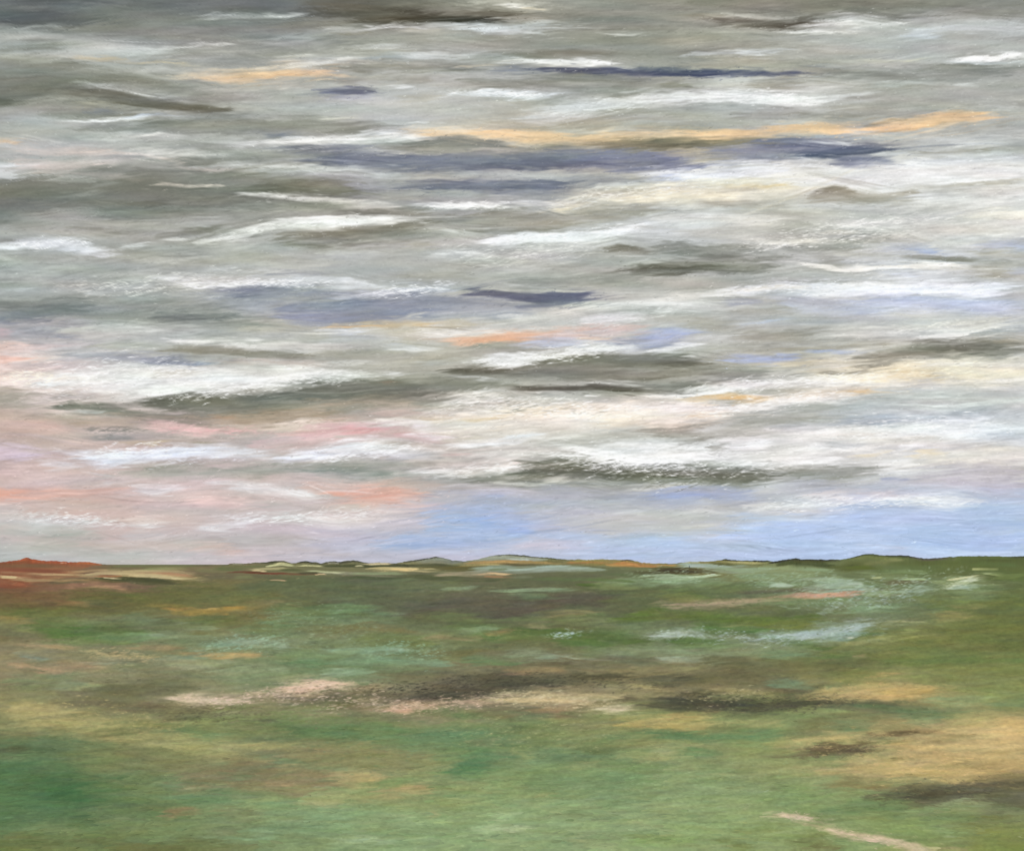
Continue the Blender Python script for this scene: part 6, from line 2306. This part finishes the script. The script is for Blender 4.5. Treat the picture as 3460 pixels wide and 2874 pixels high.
def hill(label, D, w, pts, seed, rough=1.0, scrub=0.0):
    us = np.array(pts[0::2], float); vs_ = np.array(pts[1::2], float)
    u = np.arange(us[0], us[-1], 2.0)
    v = np.interp(u, us, vs_)
    k = np.hanning(5); k /= k.sum()
    v = np.convolve(np.pad(v, 2, 'edge'), k, 'valid')
    v += 0.45 * rough * noise(2, len(u), 2, 5, seed)[0] + 0.35 * rough * noise(2, len(u), 2, 2, seed + 1)[0]
    cx, cy, cz = crest_point(u, v, D)
    cz = np.maximum(cz, -3.0)
    t = np.concatenate([np.linspace(-1, 0, 12), np.linspace(0, 1, 8)[1:]])[:, None]
    prof = np.where(t < 0, smooth(1 + t) * 0.65 + 0.35 * (1 + t), smooth(1 - t))
    n = noise(19, len(u), 3, 14, seed + 2)
    scale = 1 + t * w / D
    jig = 1 + 0.06 * n * (prof * (1 - prof) * 4)
    X = cx[None] * scale; Y = cy[None] * scale
    Z = (cz[None] + 2.0) * prof * jig - 2.0
    P = np.stack([X, Y, Z], -1)
    # the far slope takes the colours of the near one
    Tm = -np.abs(t)
    X2, Y2 = cx[None] * (1 + Tm * w / D), cy[None] * (1 + Tm * w / D)
    pf = smooth(1 + Tm) * 0.65 + 0.35 * (1 + Tm)
    Z2 = (cz[None] + 2) * pf - 2
    col = land_albedo(X2, Y2, Z2)
    if scrub:                                             # dark scrub growing along the crest
        V2 = bearing(X2, Y2, Z2)[1]
        depth = 3.2 + 1.6 * noise(2, len(u), 2, 25, seed + 3)[:1]
        k = (scrub * smooth(1.5 - (V2 - V2[t[:, 0] == 0][:1]) / np.maximum(depth, 0.8)))[..., None]
        k = k * smooth(0.62 + 0.5 * noise(2, len(u), 2, 18, seed + 5)[:1, :, None])
        col = col * (1 - k) + k * np.array([0.022, 0.024, 0.014])
    ob = grid_mesh('hill', P, col, land_mat)
    tag(ob, label, 'hill', 'structure')
    return ob

hill('rust red ridge with a small pointed peak at the far left of the horizon', 5600, 1800,
     [-260, 1903, -120, 1902, 0, 1899, 30, 1895, 50, 1893, 66, 1892, 80, 1885, 90, 1883, 98, 1884, 108, 1889, 125, 1891, 160, 1894,
      200, 1894, 235, 1898, 270, 1897, 300, 1898, 325, 1903, 350, 1906, 380, 1908], 301, scrub=0.0)
hill('low dark green ridge of several small knolls left of the horizon centre', 5200, 1200,
     [690, 1909, 760, 1908, 785, 1902, 830, 1903, 866, 1900, 900, 1898, 915, 1895, 950, 1893, 958, 1893, 970, 1898, 985, 1901,
      1003, 1900, 1018, 1896, 1030, 1894, 1050, 1897, 1085, 1903, 1100, 1898, 1115, 1896, 1140, 1897, 1170, 1895, 1190, 1893,
      1212, 1894, 1235, 1900, 1300, 1901, 1345, 1903, 1380, 1908], 311, scrub=0.5)
hill('pale dune bank in front of the dark knolls', 4300, 700,
     [880, 1914, 905, 1910, 930, 1904, 945, 1901, 965, 1904, 990, 1909, 1010, 1909, 1040, 1906, 1070, 1909, 1100, 1912, 1120, 1914], 321, 0.6)
hill('grey green hill with a left peak and a broad rounded summit at the horizon centre', 7600, 2600,
     [1310, 1906, 1335, 1902, 1350, 1900, 1400, 1892, 1460, 1882, 1474, 1880, 1485, 1882, 1530, 1892, 1575, 1895, 1610, 1890,
      1650, 1880, 1680, 1874, 1720, 1873, 1770, 1875, 1800, 1880, 1850, 1884, 1890, 1887, 1920, 1890, 1960, 1889, 2000, 1893, 2060, 1900, 2100, 1906], 331, scrub=0.35)
hill('low ochre hill right of the grey summit', 4600, 1300,
     [1540, 1909, 1600, 1903, 1650, 1897, 1700, 1894, 1800, 1894, 1860, 1898, 1920, 1897, 1960, 1894, 2000, 1890, 2040, 1888, 2090, 1891,
      2108, 1890, 2122, 1890, 2140, 1893, 2170, 1900, 2230, 1903, 2280, 1904, 2330, 1908], 341, scrub=0.0)
hill('thin dark ridge between the ochre hill and the right green hill', 5800, 1500,
     [2250, 1907, 2280, 1903, 2330, 1897, 2400, 1896, 2425, 1893, 2455, 1889, 2480, 1891, 2510, 1893, 2550, 1893, 2590, 1893,
      2610, 1896, 2650, 1897, 2700, 1902], 351, scrub=0.6)
hill('long green hill with a rounded top filling the right of the horizon', 3600, 1500,
     [2560, 1910, 2590, 1899, 2610, 1896, 2650, 1890, 2690, 1885, 2705, 1889, 2760, 1889, 2800, 1890, 2850, 1888, 2870, 1885, 2895, 1877, 2920, 1872,
      2950, 1871, 2970, 1874, 3000, 1876, 3045, 1875, 3070, 1876, 3105, 1884, 3135, 1887, 3180, 1884, 3225, 1879, 3260, 1878,
      3350, 1878, 3400, 1880, 3460, 1878, 3600, 1881, 3800, 1890, 3960, 1905], 361, scrub=0.6)

# ---------------------------------------------------------------- low tussocks standing on the moor
def tussocks(n, v_hi, v_lo, seed):
    R = rng(seed)
    v = HOR + (R.uniform((v_hi - HOR) ** -0.6, (v_lo - HOR) ** -0.6, n)) ** (-1 / 0.6)
    r = EYE / np.tan(np.arctan((v - CV) / FOC) - PITCH)
    az = R.uniform(math.radians(-38), math.radians(38), n)
    x, y = np.sin(az) * r, np.cos(az) * r
    keep = R.uniform(0, 1, n) < 0.25 + 0.75 * smooth(0.5 + 0.5 * np.sin(x * 0.3 + 2 * np.sin(y * 0.11)) * np.cos(y * 0.2 + x * 0.07))
    x, y = x[keep], y[keep]; n = len(x)
    tint = land_albedo(x + R.normal(0, 0.15, n), y + R.normal(0, 0.15, n), swell(x, y))
    tint = tint * (1 + R.normal(0.015, 0.032, (n, 1))) * (1 + R.normal(0, 0.02, (n, 3)))
    z = swell(x, y)
    a, b_, h = R.uniform(0.16, 0.55, n), R.uniform(0.10, 0.28, n), R.uniform(0.01, 0.032, n)
    th = R.normal(0.15, 0.45, n)
    k = np.arange(7) * 2 * math.pi / 7
    rings = []
    for rr, hh in ((1.0, -0.25), (0.72, 0.35), (0.36, 0.85)):
        wob = 1 + R.normal(0, 0.13, (n, 7))
        cx, cy = np.cos(k)[None] * a[:, None] * rr * wob, np.sin(k)[None] * b_[:, None] * rr * wob
        rings.append(np.stack([x[:, None] + cx * np.cos(th)[:, None] - cy * np.sin(th)[:, None],
                               y[:, None] + cx * np.sin(th)[:, None] + cy * np.cos(th)[:, None],
                               z[:, None] + h[:, None] * hh * (1 + R.normal(0, 0.12, (n, 7)))], -1))
    top = np.stack([x, y, z + h], -1)[:, None]
    P = np.concatenate(rings + [top], 1)                   # n x 22 x 3
    f = []
    for j in range(7):
        j2 = (j + 1) % 7
        f += [(j, j2, 7 + j2, 7 + j), (7 + j, 7 + j2, 14 + j2, 14 + j), (14 + j, 14 + j2, 21, 21)]
    quads = np.array([q for q in f if q[2] != q[3]]); tris = np.array([q[:3] for q in f if q[2] == q[3]])
    off = (np.arange(n) * 22)[:, None, None]
    Qd = (quads[None] + off).reshape(-1, 4); Tr = (tris[None] + off).reshape(-1, 3)
    me = bpy.data.meshes.new('tussock_grass')
    me.vertices.add(n * 22); me.vertices.foreach_set('co', P.reshape(-1).astype(np.float32))
    me.loops.add(Qd.size + Tr.size); me.polygons.add(len(Qd) + len(Tr))
    me.loops.foreach_set('vertex_index', np.concatenate([Qd.reshape(-1), Tr.reshape(-1)]).astype(np.int32))
    me.polygons.foreach_set('loop_start', np.concatenate([np.arange(len(Qd)) * 4, Qd.size + np.arange(len(Tr)) * 3]).astype(np.int32))
    me.polygons.foreach_set('loop_total', np.concatenate([np.full(len(Qd), 4), np.full(len(Tr), 3)]).astype(np.int32))
    me.polygons.foreach_set('use_smooth', np.ones(len(Qd) + len(Tr), bool))
    me.update(calc_edges=True)
    at = me.attributes.new('tint', 'FLOAT_COLOR', 'POINT')
    c = np.clip(np.repeat(tint, 22, 0), 0.01, 0.8)
    at.data.foreach_set('color', np.concatenate([c, np.ones((len(c), 1))], 1).astype(np.float32).reshape(-1))
    me.materials.append(land_mat)
    ob = bpy.data.objects.new('tussock_grass', me)
    bpy.context.scene.collection.objects.link(ob)
    tag(ob, 'low wind-flattened grass tussocks across the near moor in sage, straw and brown', 'grass', 'stuff')

tussocks(36000, 3000, 2060, 401)
